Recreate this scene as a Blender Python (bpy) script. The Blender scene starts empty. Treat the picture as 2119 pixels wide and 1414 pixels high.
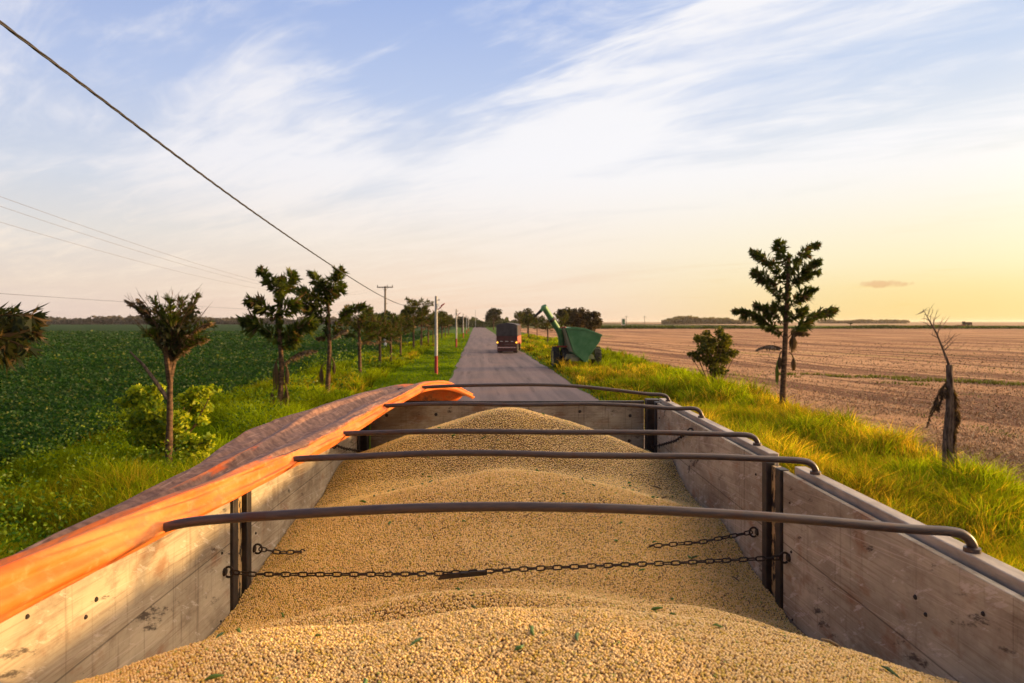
import bpy, math, random
import numpy as np
from mathutils import Vector, Matrix

rad = math.radians
F = 1413.0            # focal length in pixels of the 2119 px wide photograph
H = 3.7               # camera height
CX, HY = 1059.5, 666.0
SUN_AZ, SUN_EL = rad(77), rad(5.6)
ROADK = 0.0527        # the road runs slightly left of the view axis
TY = 0.0067           # yaw of the trailer
rng = np.random.default_rng(7)
random.seed(7)
scene = bpy.context.scene
col = scene.collection

def P(px, py, Y):
    return np.array([(px - CX) * Y / F, Y, H - (py - HY) * Y / F])
def roadX(o, Y):
    return o - ROADK * Y
def lin(r, g, b):
    f = lambda c: (c / 255 / 12.92) if c / 255 <= 0.04045 else ((c / 255 + 0.055) / 1.055) ** 2.4
    return (f(r), f(g), f(b), 1)

# ------------------------------------------------------------------ noise
def vnoise(x, y, s=0):
    x = np.asarray(x, float); y = np.asarray(y, float)
    xi, yi = np.floor(x), np.floor(y); fx, fy = x - xi, y - yi
    fx = fx * fx * (3 - 2 * fx); fy = fy * fy * (3 - 2 * fy)
    h = lambda a, b: np.mod(np.sin(a * 127.1 + b * 311.7 + s * 74.7) * 43758.5453, 1.0)
    return (h(xi, yi) * (1 - fx) + h(xi + 1, yi) * fx) * (1 - fy) + (h(xi, yi + 1) * (1 - fx) + h(xi + 1, yi + 1) * fx) * fy
def fbm(x, y, s=0):
    return (vnoise(x, y, s) + 0.5 * vnoise(np.asarray(x) * 2.1, np.asarray(y) * 2.1, s + 3) + 0.25 * vnoise(np.asarray(x) * 4.3, np.asarray(y) * 4.3, s + 5)) / 1.75

# ------------------------------------------------------------------ objects
def tag(o, label=None, cat=None, group=None, kind=None):
    if label: o['label'] = label
    if cat: o['category'] = cat
    if group: o['group'] = group
    if kind: o['kind'] = kind
    return o
def empty(name, loc, rz=0.0, label=None, cat=None, group=None):
    o = bpy.data.objects.new(name, None); col.objects.link(o)
    o.location = loc; o.rotation_euler = (0, 0, rz); o.empty_display_size = .2
    return tag(o, label, cat, group)
def copy_tree(o, parent=None):
    c = o.copy(); col.objects.link(c)
    if parent: c.parent = parent
    for ch in list(o.children): copy_tree(ch, c)
    return c
def mesh_np(name, V, T, mats, C=None, parent=None, off=None, midx=None, smooth=True):
    V = np.asarray(V, np.float32).reshape(-1, 3); T = np.asarray(T, np.int32).reshape(len(T), -1)
    if off is not None: V = V - np.asarray(off, np.float32)
    k = T.shape[1]
    me = bpy.data.meshes.new(name)
    me.vertices.add(len(V)); me.vertices.foreach_set('co', np.ascontiguousarray(V).ravel())
    me.loops.add(T.size); me.loops.foreach_set('vertex_index', np.ascontiguousarray(T).ravel())
    me.polygons.add(len(T)); me.polygons.foreach_set('loop_start', np.arange(0, T.size, k, dtype=np.int32))
    if midx is not None: me.polygons.foreach_set('material_index', np.asarray(midx, np.int32))
    if not smooth: me.polygons.foreach_set('use_smooth', np.zeros(len(T), bool))
    me.update(calc_edges=True)
    if C is not None:
        C = np.asarray(C, np.float32)
        if C.shape[1] == 3: C = np.concatenate([C, np.ones((len(C), 1), np.float32)], 1)
        a = me.color_attributes.new('col', 'FLOAT_COLOR', 'POINT'); a.data.foreach_set('color', np.ascontiguousarray(C).ravel())
    for m in (mats if isinstance(mats, (list, tuple)) else [mats]): me.materials.append(m)
    o = bpy.data.objects.new(name, me); col.objects.link(o)
    if parent: o.parent = parent
    return o

class MB:
    def __init__(s): s.v = []; s.f = []; s.m = []
    def add(s, vs, fs, m=0):
        n = len(s.v); s.v += [tuple(map(float, v)) for v in vs]; s.f += [tuple(n + i for i in f) for f in fs]; s.m += [m] * len(fs); return s
    def hexa(s, lo, hi, m=0):          # lo, hi: 4 corner points each, same winding (ccw from above)
        return s.add(list(lo) + list(hi), [(3, 2, 1, 0), (4, 5, 6, 7), (0, 1, 5, 4), (1, 2, 6, 5), (2, 3, 7, 6), (3, 0, 4, 7)], m)
    def box(s, x0, x1, y0, y1, z0, z1, m=0):
        q = [(x0, y0), (x1, y0), (x1, y1), (x0, y1)]
        return s.hexa([(a, b, z0) for a, b in q], [(a, b, z1) for a, b in q], m)
    def tube(s, path, r, n=8, m=0, closed=False, cap=True, up=None):
        path = [Vector(p) for p in path]; k = len(path)
        rr = r if isinstance(r, (list, tuple, np.ndarray)) else [r] * k
        vs = []; prev = None
        for i, p in enumerate(path):
            if closed: t = path[(i + 1) % k] - path[i - 1]
            else: t = path[min(i + 1, k - 1)] - path[max(i - 1, 0)]
            t.normalize()
            if prev is None:
                a = Vector(up) if up else (Vector((0, 0, 1)) if abs(t.z) < .9 else Vector((1, 0, 0)))
            else: a = prev
            a = (a - t * a.dot(t)).normalized(); b = t.cross(a); prev = a
            for j in range(n):
                an = 2 * math.pi * j / n
                vs.append(p + (a * math.cos(an) + b * math.sin(an)) * float(rr[i]))
        fs = []
        for i in range(k if closed else k - 1):
            for j in range(n):
                i2 = (i + 1) % k
                fs.append((i * n + j, i * n + (j + 1) % n, i2 * n + (j + 1) % n, i2 * n + j))
        if cap and not closed:
            fs.append(tuple(range(n - 1, -1, -1))); fs.append(tuple((k - 1) * n + j for j in range(n)))
        return s.add(vs, fs, m)
    def prism(s, poly, d, m=0):        # poly: 3d points, extruded along d
        n = len(poly); d = np.asarray(d, float)
        vs = [np.asarray(p, float) for p in poly] + [np.asarray(p, float) + d for p in poly]
        fs = [tuple(range(n - 1, -1, -1)), tuple(range(n, 2 * n))] + [(i, (i + 1) % n, n + (i + 1) % n, n + i) for i in range(n)]
        return s.add(vs, fs, m)
    def lathe(s, prof, c, axis, n=24, m=0):   # prof: (r, t) along the axis
        a = Vector(axis).normalized(); u = a.orthogonal().normalized(); w = a.cross(u); c = Vector(c)
        vs = [c + a * t + (u * math.cos(2 * math.pi * j / n) + w * math.sin(2 * math.pi * j / n)) * r for r, t in prof for j in range(n)]
        fs = [(i * n + j, i * n + (j + 1) % n, (i + 1) * n + (j + 1) % n, (i + 1) * n + j) for i in range(len(prof) - 1) for j in range(n)]
        return s.add(vs, fs, m)
    def build(s, name, mats, parent=None, off=None, bevel=0, smooth=True, solid=0):
        me = bpy.data.meshes.new(name)
        o3 = np.zeros(3) if off is None else np.asarray(off, float)
        me.from_pydata([(v[0] - o3[0], v[1] - o3[1], v[2] - o3[2]) for v in s.v], [], s.f)
        mats = mats if isinstance(mats, (list, tuple)) else [mats]
        for m in mats: me.materials.append(m)
        me.polygons.foreach_set('material_index', np.asarray(s.m, np.int32))
        if smooth:
            me.polygons.foreach_set('use_smooth', np.ones(len(s.f), bool)); me.set_sharp_from_angle(angle=rad(38))
        me.update()
        o = bpy.data.objects.new(name, me); col.objects.link(o)
        if parent: o.parent = parent
        if bevel:
            b = o.modifiers.new('bevel', 'BEVEL'); b.width = bevel; b.segments = 2; b.limit_method = 'ANGLE'; b.angle_limit = rad(40)
        if solid:
            b = o.modifiers.new('solid', 'SOLIDIFY'); b.thickness = solid; b.offset = -1
        return o

# ------------------------------------------------------------------ node helpers
class NT:
    def __init__(s, nt): s.nt = nt; s.n = nt.nodes; s.l = nt.links
    def node(s, t, **kw):
        n = s.n.new(t)
        for k, v in kw.items(): setattr(n, k, v)
        return n
    def put(s, sock, v):
        if isinstance(v, (int, float)):
            try: sock.default_value = v
            except TypeError: sock.default_value = (v, v, v, 1) if sock.type == 'RGBA' else (v, v, v)
        elif isinstance(v, (tuple, list)):
            sock.default_value = (tuple(v) + (1,))[:4] if sock.type == 'RGBA' else tuple(v)[:3]
        else: s.l.new(v, sock)
    def math(s, op, a, b=0, c=None, clamp=False):
        n = s.node('ShaderNodeMath', operation=op, use_clamp=clamp); s.put(n.inputs[0], a); s.put(n.inputs[1], b)
        if c is not None: s.put(n.inputs[2], c)
        return n.outputs[0]
    def add(s, a, b): return s.math('ADD', a, b)
    def sub(s, a, b): return s.math('SUBTRACT', a, b)
    def mul(s, a, b): return s.math('MULTIPLY', a, b)
    def sm(s, v, a, b, lo=0., hi=1.):
        n = s.node('ShaderNodeMapRange', interpolation_type='SMOOTHSTEP'); s.put(n.inputs[0], v)
        for i, q in enumerate((a, b, lo, hi)): s.put(n.inputs[i + 1], q)
        return n.outputs[0]
    def mix(s, f, a, b, mode='MIX'):
        n = s.node('ShaderNodeMix', data_type='RGBA', blend_type=mode); s.put(n.inputs[0], f); s.put(n.inputs[6], a); s.put(n.inputs[7], b)
        return n.outputs[2]
    def coord(s, w='Object'): return s.node('ShaderNodeTexCoord').outputs[w]
    def map(s, v, scale=(1, 1, 1), rot=(0, 0, 0), loc=(0, 0, 0)):
        n = s.node('ShaderNodeMapping'); s.put(n.inputs[0], v); n.inputs[1].default_value = loc; n.inputs[2].default_value = rot; n.inputs[3].default_value = scale
        return n.outputs[0]
    def noise(s, v, scale=5, detail=4, rough=.55, dist=0, out=0):
        n = s.node('ShaderNodeTexNoise'); s.put(n.inputs['Vector'], v); n.inputs['Scale'].default_value = scale; n.inputs['Detail'].default_value = detail
        n.inputs['Roughness'].default_value = rough; n.inputs['Distortion'].default_value = dist
        return n.outputs[out]
    def vor(s, v, scale=5, out='Distance'):
        n = s.node('ShaderNodeTexVoronoi'); s.put(n.inputs['Vector'], v); n.inputs['Scale'].default_value = scale
        return n.outputs[out]
    def ramp(s, v, pts, interp='LINEAR'):
        n = s.node('ShaderNodeValToRGB'); s.put(n.inputs[0], v); cr = n.color_ramp; cr.interpolation = interp
        while len(cr.elements) < len(pts): cr.elements.new(.5)
        for e, (p, c) in zip(cr.elements, pts): e.position = p; e.color = (tuple(c) + (1,))[:4]
        return n.outputs[0]
    def attr(s, name='col'):
        return s.node('ShaderNodeAttribute', attribute_name=name).outputs['Color']
    def bump(s, h, strength=.3, dist=.01):
        n = s.node('ShaderNodeBump'); s.put(n.inputs['Height'], h); n.inputs['Strength'].default_value = strength; n.inputs['Distance'].default_value = dist
        return n.outputs[0]
def material(name, fn):
    m = bpy.data.materials.new(name); m.use_nodes = True; nt = m.node_tree; nt.nodes.clear(); h = NT(nt)
    out = h.node('ShaderNodeOutputMaterial'); h.l.new(fn(h), out.inputs[0]); return m
def pbr(h, color, rough=.7, metal=0, normal=None, spec=.5):
    n = h.node('ShaderNodeBsdfPrincipled'); h.put(n.inputs['Base Color'], color); h.put(n.inputs['Roughness'], rough); n.inputs['Metallic'].default_value = metal
    n.inputs['Specular IOR Level'].default_value = spec
    if normal is not None: h.l.new(normal, n.inputs['Normal'])
    return n.outputs[0]
def varied(name, c1, c2, scale=6, rough=.7, metal=0, bump=.15, spec=.5, stretch=(1, 1, 1)):
    def fn(h):
        v = h.map(h.coord(), stretch); a = h.noise(v, scale, 6, .6)
        return pbr(h, h.mix(h.sm(a, .3, .7), c1, c2), rough, metal, h.bump(h.noise(v, scale * 6, 4), bump, .01) if bump else None, spec)
    return material(name, fn)
def leafy(name, trans=.45, tint=(1, 1, 1), gloss=0.05, sat=1.0):
    def fn(h):
        c = h.attr()
        d = h.node('ShaderNodeBsdfDiffuse'); h.l.new(c, d.inputs[0])
        t = h.node('ShaderNodeBsdfTranslucent'); h.l.new(h.mix(1.0, c, tint, 'MULTIPLY'), t.inputs[0])
        mx = h.node('ShaderNodeMixShader'); mx.inputs[0].default_value = trans; h.l.new(d.outputs[0], mx.inputs[1]); h.l.new(t.outputs[0], mx.inputs[2])
        g = h.node('ShaderNodeBsdfGlossy'); g.inputs['Roughness'].default_value = .45; g.inputs[0].default_value = (.9, .9, .9, 1)
        m2 = h.node('ShaderNodeMixShader'); m2.inputs[0].default_value = gloss; h.l.new(mx.outputs[0], m2.inputs[1]); h.l.new(g.outputs[0], m2.inputs[2])
        return m2.outputs[0]
    return material(name, fn)

# ------------------------------------------------------------------ materials
def wood_fn(dark):
    def fn(h):
        o = h.coord()
        fine = h.noise(h.map(o, (14, 1.2, 60)), 3, 5, .65)
        fine2 = h.noise(h.map(o, (60, 1.0, 8), (rad(12), 0, 0)), 4, 4, .6)
        big = h.noise(h.map(o, (1.5, 1.2, 2.6)), 1.6, 5, .6, .5)
        drip = h.noise(h.map(o, (30, 26, 1.3)), 1.4, 4, .6)
        c = h.mix(h.sm(big, .3, .72), lin(156, 144, 124), lin(198, 186, 162))
        c = h.mix(h.mul(h.sm(fine, .5, .78), .45), c, lin(104, 82, 68))
        c = h.mix(h.mul(h.sm(fine2, .58, .75), .5), c, lin(206, 190, 174))
        c = h.mix(h.mul(h.sm(drip, .55, .75), .6), c, lin(92, 74, 62))
        rust = h.noise(h.map(o, (2, 2.2, 3.5), loc=(3, 1, 7)), 2.2, 5, .62)
        c = h.mix(h.mul(h.sm(rust, .52, .70), .65), c, lin(140, 92, 58))
        scuff = h.noise(h.map(h.map(o, (1, 1, 1), (rad(28), 0, 0)), (5, 3.0, 13), loc=(1, 5, 2)), 2.4, 6, .7)
        c = h.mix(h.mul(h.sm(scuff, .575, .64), .5), c, lin(222, 212, 202))
        stain = h.noise(h.map(h.map(o, (1, 1, 1), (rad(20), 0, 0)), (3, 1.6, 5), loc=(9, 2, 4)), 1.9, 6, .7)
        c = h.mix(h.mul(h.sm(stain, .60, .67), .85), c, lin(48, 42, 42))
        ln = h.noise(h.map(h.map(o, (1, 1, 1), (rad(6), 0, 0)), (1, .5, 70)), 2.0, 2, .5)
        mud = h.noise(h.map(o, (1, .8, 1.4), loc=(4, 9, 2)), 1.7, 6, .68); c = h.mix(h.mul(h.sm(mud, .5, .66), .4), c, lin(96, 74, 62))
        c = h.mix(h.mul(h.sm(ln, .64, .70), .4), c, lin(216, 200, 186))
        blot = h.noise(h.map(o, (1, 1.1, 2.0), loc=(2, 6, 1)), 3.1, 7, .72); c = h.mix(h.mul(h.sm(blot, .50, .68), .45), c, lin(88, 66, 52))
        grain_ = h.noise(h.map(h.map(o, (1, 1, 1), (rad(2), 0, 0)), (3, .9, 34)), 2.2, 6, .7); c = h.mix(h.mul(h.sm(grain_, .50, .70), .5), c, lin(108, 82, 62))
        zz = h.node('ShaderNodeSeparateXYZ'); h.l.new(o, zz.inputs[0]); zw = h.add(zz.outputs[2], h.mul(h.noise(h.map(o, (1, 1.5, 1)), 2, 3), .006))
        for jz in (2.745, 2.44, 2.13): c = h.mix(h.mul(h.sm(h.math('ABSOLUTE', h.sub(zw, jz)), .0045, .001), .6), c, (.03, .022, .018))
        c = h.mix(dark, c, (0.05, .035, .03))
        return pbr(h, c, .78, 0, h.bump(h.add(fine, h.mul(fine2, .5)), .25, .004), .3)
    return fn
M = {}
M['wood'] = material('weathered_plywood', wood_fn(0.0))
M['wood_dark'] = material('dark_plywood', wood_fn(0.25))
def flaky_fn(h):
    o = h.coord(); n = h.noise(h.map(o, (30, 30, 9)), 1.6, 6, .65)
    c = h.mix(h.sm(n, .47, .51), lin(30, 26, 26), lin(190, 160, 112))
    return pbr(h, c, .7, 0, h.bump(n, .5, .004))
M['flaky'] = material('flaking_painted_steel', flaky_fn)
M['black_steel'] = varied('black_steel', (.018, .015, .015), (.05, .036, .03), 18, .55, .2)
M['rail'] = varied('worn_rail_steel', lin(146, 134, 122), lin(192, 178, 162), 14, .6, .3, stretch=(1, .3, 1))
M['groove'] = varied('dark_groove', (.02, .016, .015), (.04, .03, .028), 20, .9)
def bow_fn(h):
    o = h.coord(); n = h.noise(h.map(o, (6, 40, 40)), 3, 5, .65); n2 = h.noise(o, 9, 5, .6)
    c = h.mix(h.sm(n, .35, .65), lin(66, 58, 60), lin(88, 72, 66)); c = h.mix(h.mul(h.sm(n2, .55, .7), .7), c, lin(84, 50, 34))
    return pbr(h, c, .42, .25, h.bump(n, .1, .002), .5)
M['bow'] = material('worn_bow_pipe', bow_fn)
M['chain'] = varied('rusty_black_chain', (.012, .010, .010), (.05, .03, .02), 60, .6, .4)
M['chassis'] = varied('chassis_paint', (.03, .02, .02), (.07, .04, .035), 5, .6)
M['rubber'] = varied('tyre_rubber', (.016, .015, .015), (.055, .047, .04), 7, .85)
def tarp_fn(h):
    o = h.coord(); dust = h.node('ShaderNodeSeparateColor'); h.l.new(h.attr(), dust.inputs[0])
    n = h.noise(h.map(o, (5, 2.2, 5)), 1.5, 6, .62); n2 = h.noise(o, 26, 5, .65); scr = h.noise(h.map(o, (40, 3, 40), (0, 0, rad(20))), 2.2, 4, .6)
    weave = h.node('ShaderNodeTexWave', wave_type='BANDS', bands_direction='Y'); h.put(weave.inputs[0], o); weave.inputs['Scale'].default_value = 75
    org = h.mix(h.sm(n, .3, .7), lin(222, 98, 22), lin(214, 130, 66)); org = h.mix(h.mul(h.sm(n2, .5, .75), .35), org, lin(226, 166, 116)); blo = h.noise(h.map(o, (7, 3, 7), loc=(3, 3, 1)), 2.0, 6, .68); org = h.mix(h.mul(h.sm(blo, .50, .68), .6), org, lin(150, 92, 62))
    dst = h.mix(h.sm(n2, .3, .7), lin(92, 60, 46), lin(146, 108, 88)); dst = h.mix(h.mul(h.sm(scr, .56, .72), .5), dst, lin(188, 150, 130))
    dst = h.mix(h.mul(h.sm(n, .55, .68), .45), dst, lin(58, 38, 32))
    f = h.sm(h.add(dust.outputs[0], h.add(h.mul(h.sub(n, .5), .9), h.mul(h.sub(scr, .5), .55))), .34, .64)
    return pbr(h, h.mix(f, org, dst), .62, 0, h.bump(h.add(h.mul(weave.outputs['Fac'], .06), n2), .25, .004), .25)
M['tarp'] = material('dusty_orange_tarp', tarp_fn)
def attr_mat(name, rough=.6, spec=.3, bump=0):
    def fn(h): return pbr(h, h.attr(), rough, 0, h.bump(h.noise(h.coord(), 30, 4), bump, .02) if bump else None, spec)
    return material(name, fn)
M['bean'] = attr_mat('soybean_skin', .5, .35)
M['leaf'] = leafy('leaf', .45, (1.25, 1.2, .5), .012)
M['grass'] = leafy('grass_blade', .5, (1.4, 1.2, .35), .0)
M['straw'] = attr_mat('straw', .8, .2)
M['bark'] = varied('palm_bark', lin(58, 43, 33), lin(112, 86, 63), 7, .9, 0, .6, .2, (1, 1, 2.5))
M['bark_grey'] = varied('dead_bark', lin(58, 48, 44), lin(126, 106, 94), 7, .9, 0, .6, .2, (3, 3, .7))
M['pole'] = varied('pole_concrete', lin(150, 148, 146), lin(196, 192, 186), 9, .8, 0, .2)
M['pole_wood'] = varied('pole_timber', lin(86, 78, 70), lin(120, 108, 96), 9, .85, 0, .3)
M['pole_red'] = varied('pole_red_paint', lin(140, 34, 34), lin(170, 60, 54), 9, .7)
M['white_paint'] = varied('white_paint', lin(215, 212, 205), lin(236, 232, 226), 6, .7)
M['lamp_red'] = varied('red_lamp_housing', lin(132, 40, 28), lin(160, 60, 40), 9, .5)
M['wire'] = varied('wire', (.02, .018, .018), (.05, .04, .035), 8, .5, .3)
M['green'] = varied('dusty_green_paint', lin(58, 114, 68), lin(90, 140, 94), 1.6, .5, 0, .05)
M['green_dust'] = varied('pale_dusty_panel', lin(126, 128, 104), lin(168, 156, 126), 2.2, .7)
M['rim'] = varied('wheel_rim', lin(150, 140, 60), lin(190, 170, 80), 5, .6)
M['truck_body'] = varied('dark_truck_body', lin(60, 26, 24), lin(84, 40, 36), 2.5, .6)
M['truck_side'] = varied('rust_red_side', lin(150, 62, 40), lin(184, 92, 62), 2.0, .6)
M['truck_tarp'] = varied('grey_truck_tarp', lin(46, 42, 46), lin(70, 64, 68), 1.8, .7)
def stripe_fn(h):
    x = h.node('ShaderNodeSeparateXYZ'); h.l.new(h.coord(), x.inputs[0]); f = h.math('FRACT', h.mul(h.add(x.outputs[0], h.mul(x.outputs[2], .8)), 5.5))
    return pbr(h, h.mix(h.sm(f, .45, .5), lin(190, 60, 48), lin(235, 228, 220)), .4)
M['stripe'] = material('red_white_reflector', stripe_fn)
def lit_fn(h):
    e = h.node('ShaderNodeEmission'); e.inputs[0].default_value = (1, .48, .05, 1); e.inputs[1].default_value = 1.8; return e.outputs[0]
M['amber'] = material('lit_amber_lamp', lit_fn)
def road_fn(h):
    o = h.coord(); r = h.map(o, (1, 1, 1), (0, 0, -math.atan(ROADK)))
    st = h.noise(h.map(r, (1.1, .035, 1)), 1.4, 5, .6); pat = h.noise(r, .22, 5, .6); gr = h.noise(o, 28, 3, .7); gr2 = h.noise(o, 6, 4, .7)
    c = h.mix(h.sm(st, .32, .68), lin(98, 84, 84), lin(126, 108, 106)); c = h.mix(h.mul(h.sm(pat, .45, .7), .6), c, lin(130, 104, 96))
    tr = h.noise(h.map(r, (.9, .05, 1), (0, 0, rad(4)), (4, 2, 0)), 2.2, 4, .5); c = h.mix(h.mul(h.sm(tr, .60, .68), .55), c, lin(70, 59, 60))
    c = h.mix(h.mul(h.sm(gr2, .56, .7), .35), c, lin(156, 136, 128)); c = h.mix(h.mul(h.sm(gr, .35, .7), .5), c, h.mix(1., c, (.6, .6, .6), 'MULTIPLY'))
    return pbr(h, c, .8, 0, h.bump(h.add(gr, h.mul(st, 2)), .5, .02), .3)
M['road'] = material('dusty_asphalt', road_fn)
def field_fn(h):
    o = h.coord(); bend = h.noise(h.map(o, (.02, .02, 1)), 1.0, 2, .4)
    sx = h.node('ShaderNodeSeparateXYZ'); h.l.new(o, sx.inputs[0]); cx_ = h.node('ShaderNodeCombineXYZ'); h.put(cx_.inputs[0], h.add(sx.outputs[0], h.mul(bend, 16))); h.l.new(sx.outputs[1], cx_.inputs[1])
    r = h.map(cx_.outputs[0], (1, 1, 1), (0, 0, rad(-13)))
    row = h.noise(h.map(r, (.36, .016, 1)), 1.0, 5, .62, .9); row2 = h.noise(h.map(r, (2.2, .16, 1)), 1.0, 4, .6, .8)
    pat = h.noise(o, .05, 5, .6); fine = h.noise(o, 7, 5, .75); vf = h.noise(o, 30, 3, .7)
    c = h.mix(h.sm(pat, .3, .7), lin(184, 138, 96), lin(210, 166, 122)); c = h.mix(h.mul(h.sm(row, .46, .56), .95), c, lin(112, 74, 52))
    c = h.mix(h.mul(h.sm(row2, .5, .68), .55), c, lin(128, 88, 66)); c = h.mix(h.mul(h.sm(fine, .45, .68), .5), c, lin(130, 92, 72))
    c = h.mix(h.mul(h.sm(fine, .5, .3), .4), c, lin(236, 196, 160))
    gn = h.noise(h.map(r, (.14, .02, 1), loc=(7, 3, 0)), 1.0, 4, .6); c = h.mix(h.mul(h.mul(h.sm(gn, .62, .70), h.sm(vf, .3, .6)), .7), c, lin(132, 134, 48))
    return pbr(h, c, .9, 0, h.bump(h.add(h.add(fine, h.mul(row2, 2.5)), h.mul(row, 4)), .9, .12), .1)
M['field'] = material('harvested_stubble_field', field_fn)
def soil_fn(c1, c2, c3):
    def fn(h):
        o = h.coord(); a = h.noise(o, .5, 6, .65); b = h.noise(o, 5, 5, .7)
        c = h.mix(h.sm(a, .35, .65), c1, c2); c = h.mix(h.mul(h.sm(b, .45, .7), .7), c, c3)
        return pbr(h, c, .95, 0, h.bump(h.add(a, b), .9, .15), .05)
    return fn
M['turf'] = material('short_turf', soil_fn((.05, .12, .012), (.11, .17, .02), (.03, .06, .01)))
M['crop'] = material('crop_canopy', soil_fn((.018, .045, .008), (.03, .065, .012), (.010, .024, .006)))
M['earth'] = material('far_farmland', soil_fn((.09, .10, .03), (.16, .13, .06), (.06, .07, .02)))
M['mound'] = material('grain_bed', soil_fn((.20, .115, .04), (.24, .14, .05), (.10, .05, .018)))

# ------------------------------------------------------------------ camera, sun, sky
cam = bpy.data.cameras.new('camera'); camo = bpy.data.objects.new('camera', cam); col.objects.link(camo); scene.camera = camo
camo.location = (0, 0, H); camo.rotation_euler = (math.pi / 2, 0, 0)
cam.sensor_width = 36; cam.lens = 36 * F / 2119; cam.shift_y = -(707 - HY) / 2119; cam.clip_start = .05; cam.clip_end = 40000
cam.dof.use_dof = True; cam.dof.focus_distance = 3.2; cam.dof.aperture_fstop = 5.0
sv = Vector((math.sin(SUN_AZ) * math.cos(SUN_EL), math.cos(SUN_AZ) * math.cos(SUN_EL), math.sin(SUN_EL)))
sl = bpy.data.lights.new('sun', 'SUN'); so = bpy.data.objects.new('sun', sl); col.objects.link(so)
so.rotation_euler = sv.to_track_quat('Z', 'Y').to_euler(); so.location = (60, 10, 30)
sl.energy = 5.0; sl.angle = rad(2.0); sl.color = (1.0, .60, .23)
w = bpy.data.worlds.new('World'); scene.world = w; w.use_nodes = True; w.node_tree.nodes.clear(); h = NT(w.node_tree)
dirv = h.coord('Generated'); sep = h.node('ShaderNodeSeparateXYZ'); h.l.new(dirv, sep.inputs[0]); dx, dy, dz = sep.outputs
az = h.math('ARCTAN2', dx, dy); el = h.math('ARCSINE', dz)
elp = h.math('MAXIMUM', el, 0.0)
e1 = h.mul(elp, 1 / 1.2)
R = lambda px_y: math.atan((HY - px_y) / F) / 1.2
left = h.ramp(e1, [(0, lin(236, 214, 204)), (R(600), lin(240, 222, 208)), (R(500), lin(230, 226, 224)), (R(400), lin(214, 221, 236)), (R(200), lin(186, 202, 239)), (R(0), lin(160, 181, 230)), (1, lin(110, 140, 205))])
mid = h.ramp(e1, [(0, lin(253, 218, 190)), (R(600), lin(253, 226, 202)), (R(500), lin(250, 238, 226)), (R(400), lin(232, 234, 242)), (R(200), lin(194, 210, 244)), (R(0), lin(168, 190, 238)), (1, lin(110, 140, 205))])
rgt = h.ramp(e1, [(0, lin(255, 214, 116)), (R(600), lin(255, 219, 124)), (R(540), lin(255, 240, 190)), (R(440), lin(255, 250, 236)), (R(330), lin(238, 242, 248)), (R(180), lin(204, 220, 247)), (R(0), lin(186, 207, 244)), (1, lin(120, 150, 210))])
ca = h.math('COSINE', h.sub(az, SUN_AZ))
base = h.mix(h.sm(ca, -.5, .15), left, mid); base = h.mix(h.sm(ca, .25, .75), base, rgt)
# clouds on a high plane
kz = h.math('MAXIMUM', h.add(dz, .10), .02)
cu = h.math('DIVIDE', dx, kz); cv = h.math('DIVIDE', dy, kz)
cmb = h.node('ShaderNodeCombineXYZ'); h.l.new(cu, cmb.inputs[0]); h.l.new(cv, cmb.inputs[1])
pl = h.map(cmb.outputs[0], (1, 1, 1), (0, 0, rad(36)))
n1 = h.noise(h.map(pl, (.5, 1.3, 1)), 1.0, 6, .58, .6)
n2 = h.noise(h.map(pl, (.8, 3.4, 1), loc=(3, 1, 0)), 1.0, 5, .6, .9)
n3 = h.noise(h.map(pl, (.25, .5, 1), loc=(5.2, 2, 0)), 1.0, 4, .5, .3)
dist = h.sub(h.add(h.mul(az, .37), .335), el)          # the big cirrus band, rising to the right
wig = h.mul(h.sub(n2, .5), .10)
band = h.mul(h.sm(h.add(dist, wig), -.015, .035), h.sm(h.add(dist, h.mul(wig, 1.5)), .26, .07))
band = h.mul(band, h.sm(az, -.30, .18))
low = h.mul(h.sm(el, .30, .14), h.sm(az, -.35, .45))       # milky veil low on the right
lowl = h.mul(h.sm(el, .42, .12), .20)
patch = h.mul(h.mul(h.sm(az, -.62, -.38), h.sm(az, -.15, -.36)), h.mul(h.sm(el, .12, .22), h.sm(el, .42, .30)))
cov = h.add(h.add(h.mul(h.sub(n1, .5), 1.6), h.mul(h.sub(n2, .5), .9)), h.add(h.mul(h.sub(n3, .5), .6), -.02))
n4 = h.noise(h.map(pl, (1.5, 4.0, 1), loc=(1, 7, 0)), 1.3, 6, .62, 1.4)
cov = h.add(cov, h.mul(h.sub(n4, .5), .75))
cov = h.add(cov, h.add(h.mul(band, .54), h.add(h.mul(low, .56), h.add(lowl, h.mul(patch, .40)))))
mask = h.mul(h.sm(cov, -.05, .62), .93)
cloudc = h.mix(h.sm(ca, -.5, .4), (.95, .93, .98), (1.04, 1.02, 1.04))
lowc = h.mix(h.sm(ca, .2, .75), (1.02, .86, .70), (1.05, .92, .56))
cloudc = h.mix(h.sm(el, .24, .03), cloudc, lowc)
mask = h.mul(mask, h.sm(el, .0, .10, .35, 1.0))
sky = h.mix(mask, base, cloudc)
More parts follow.
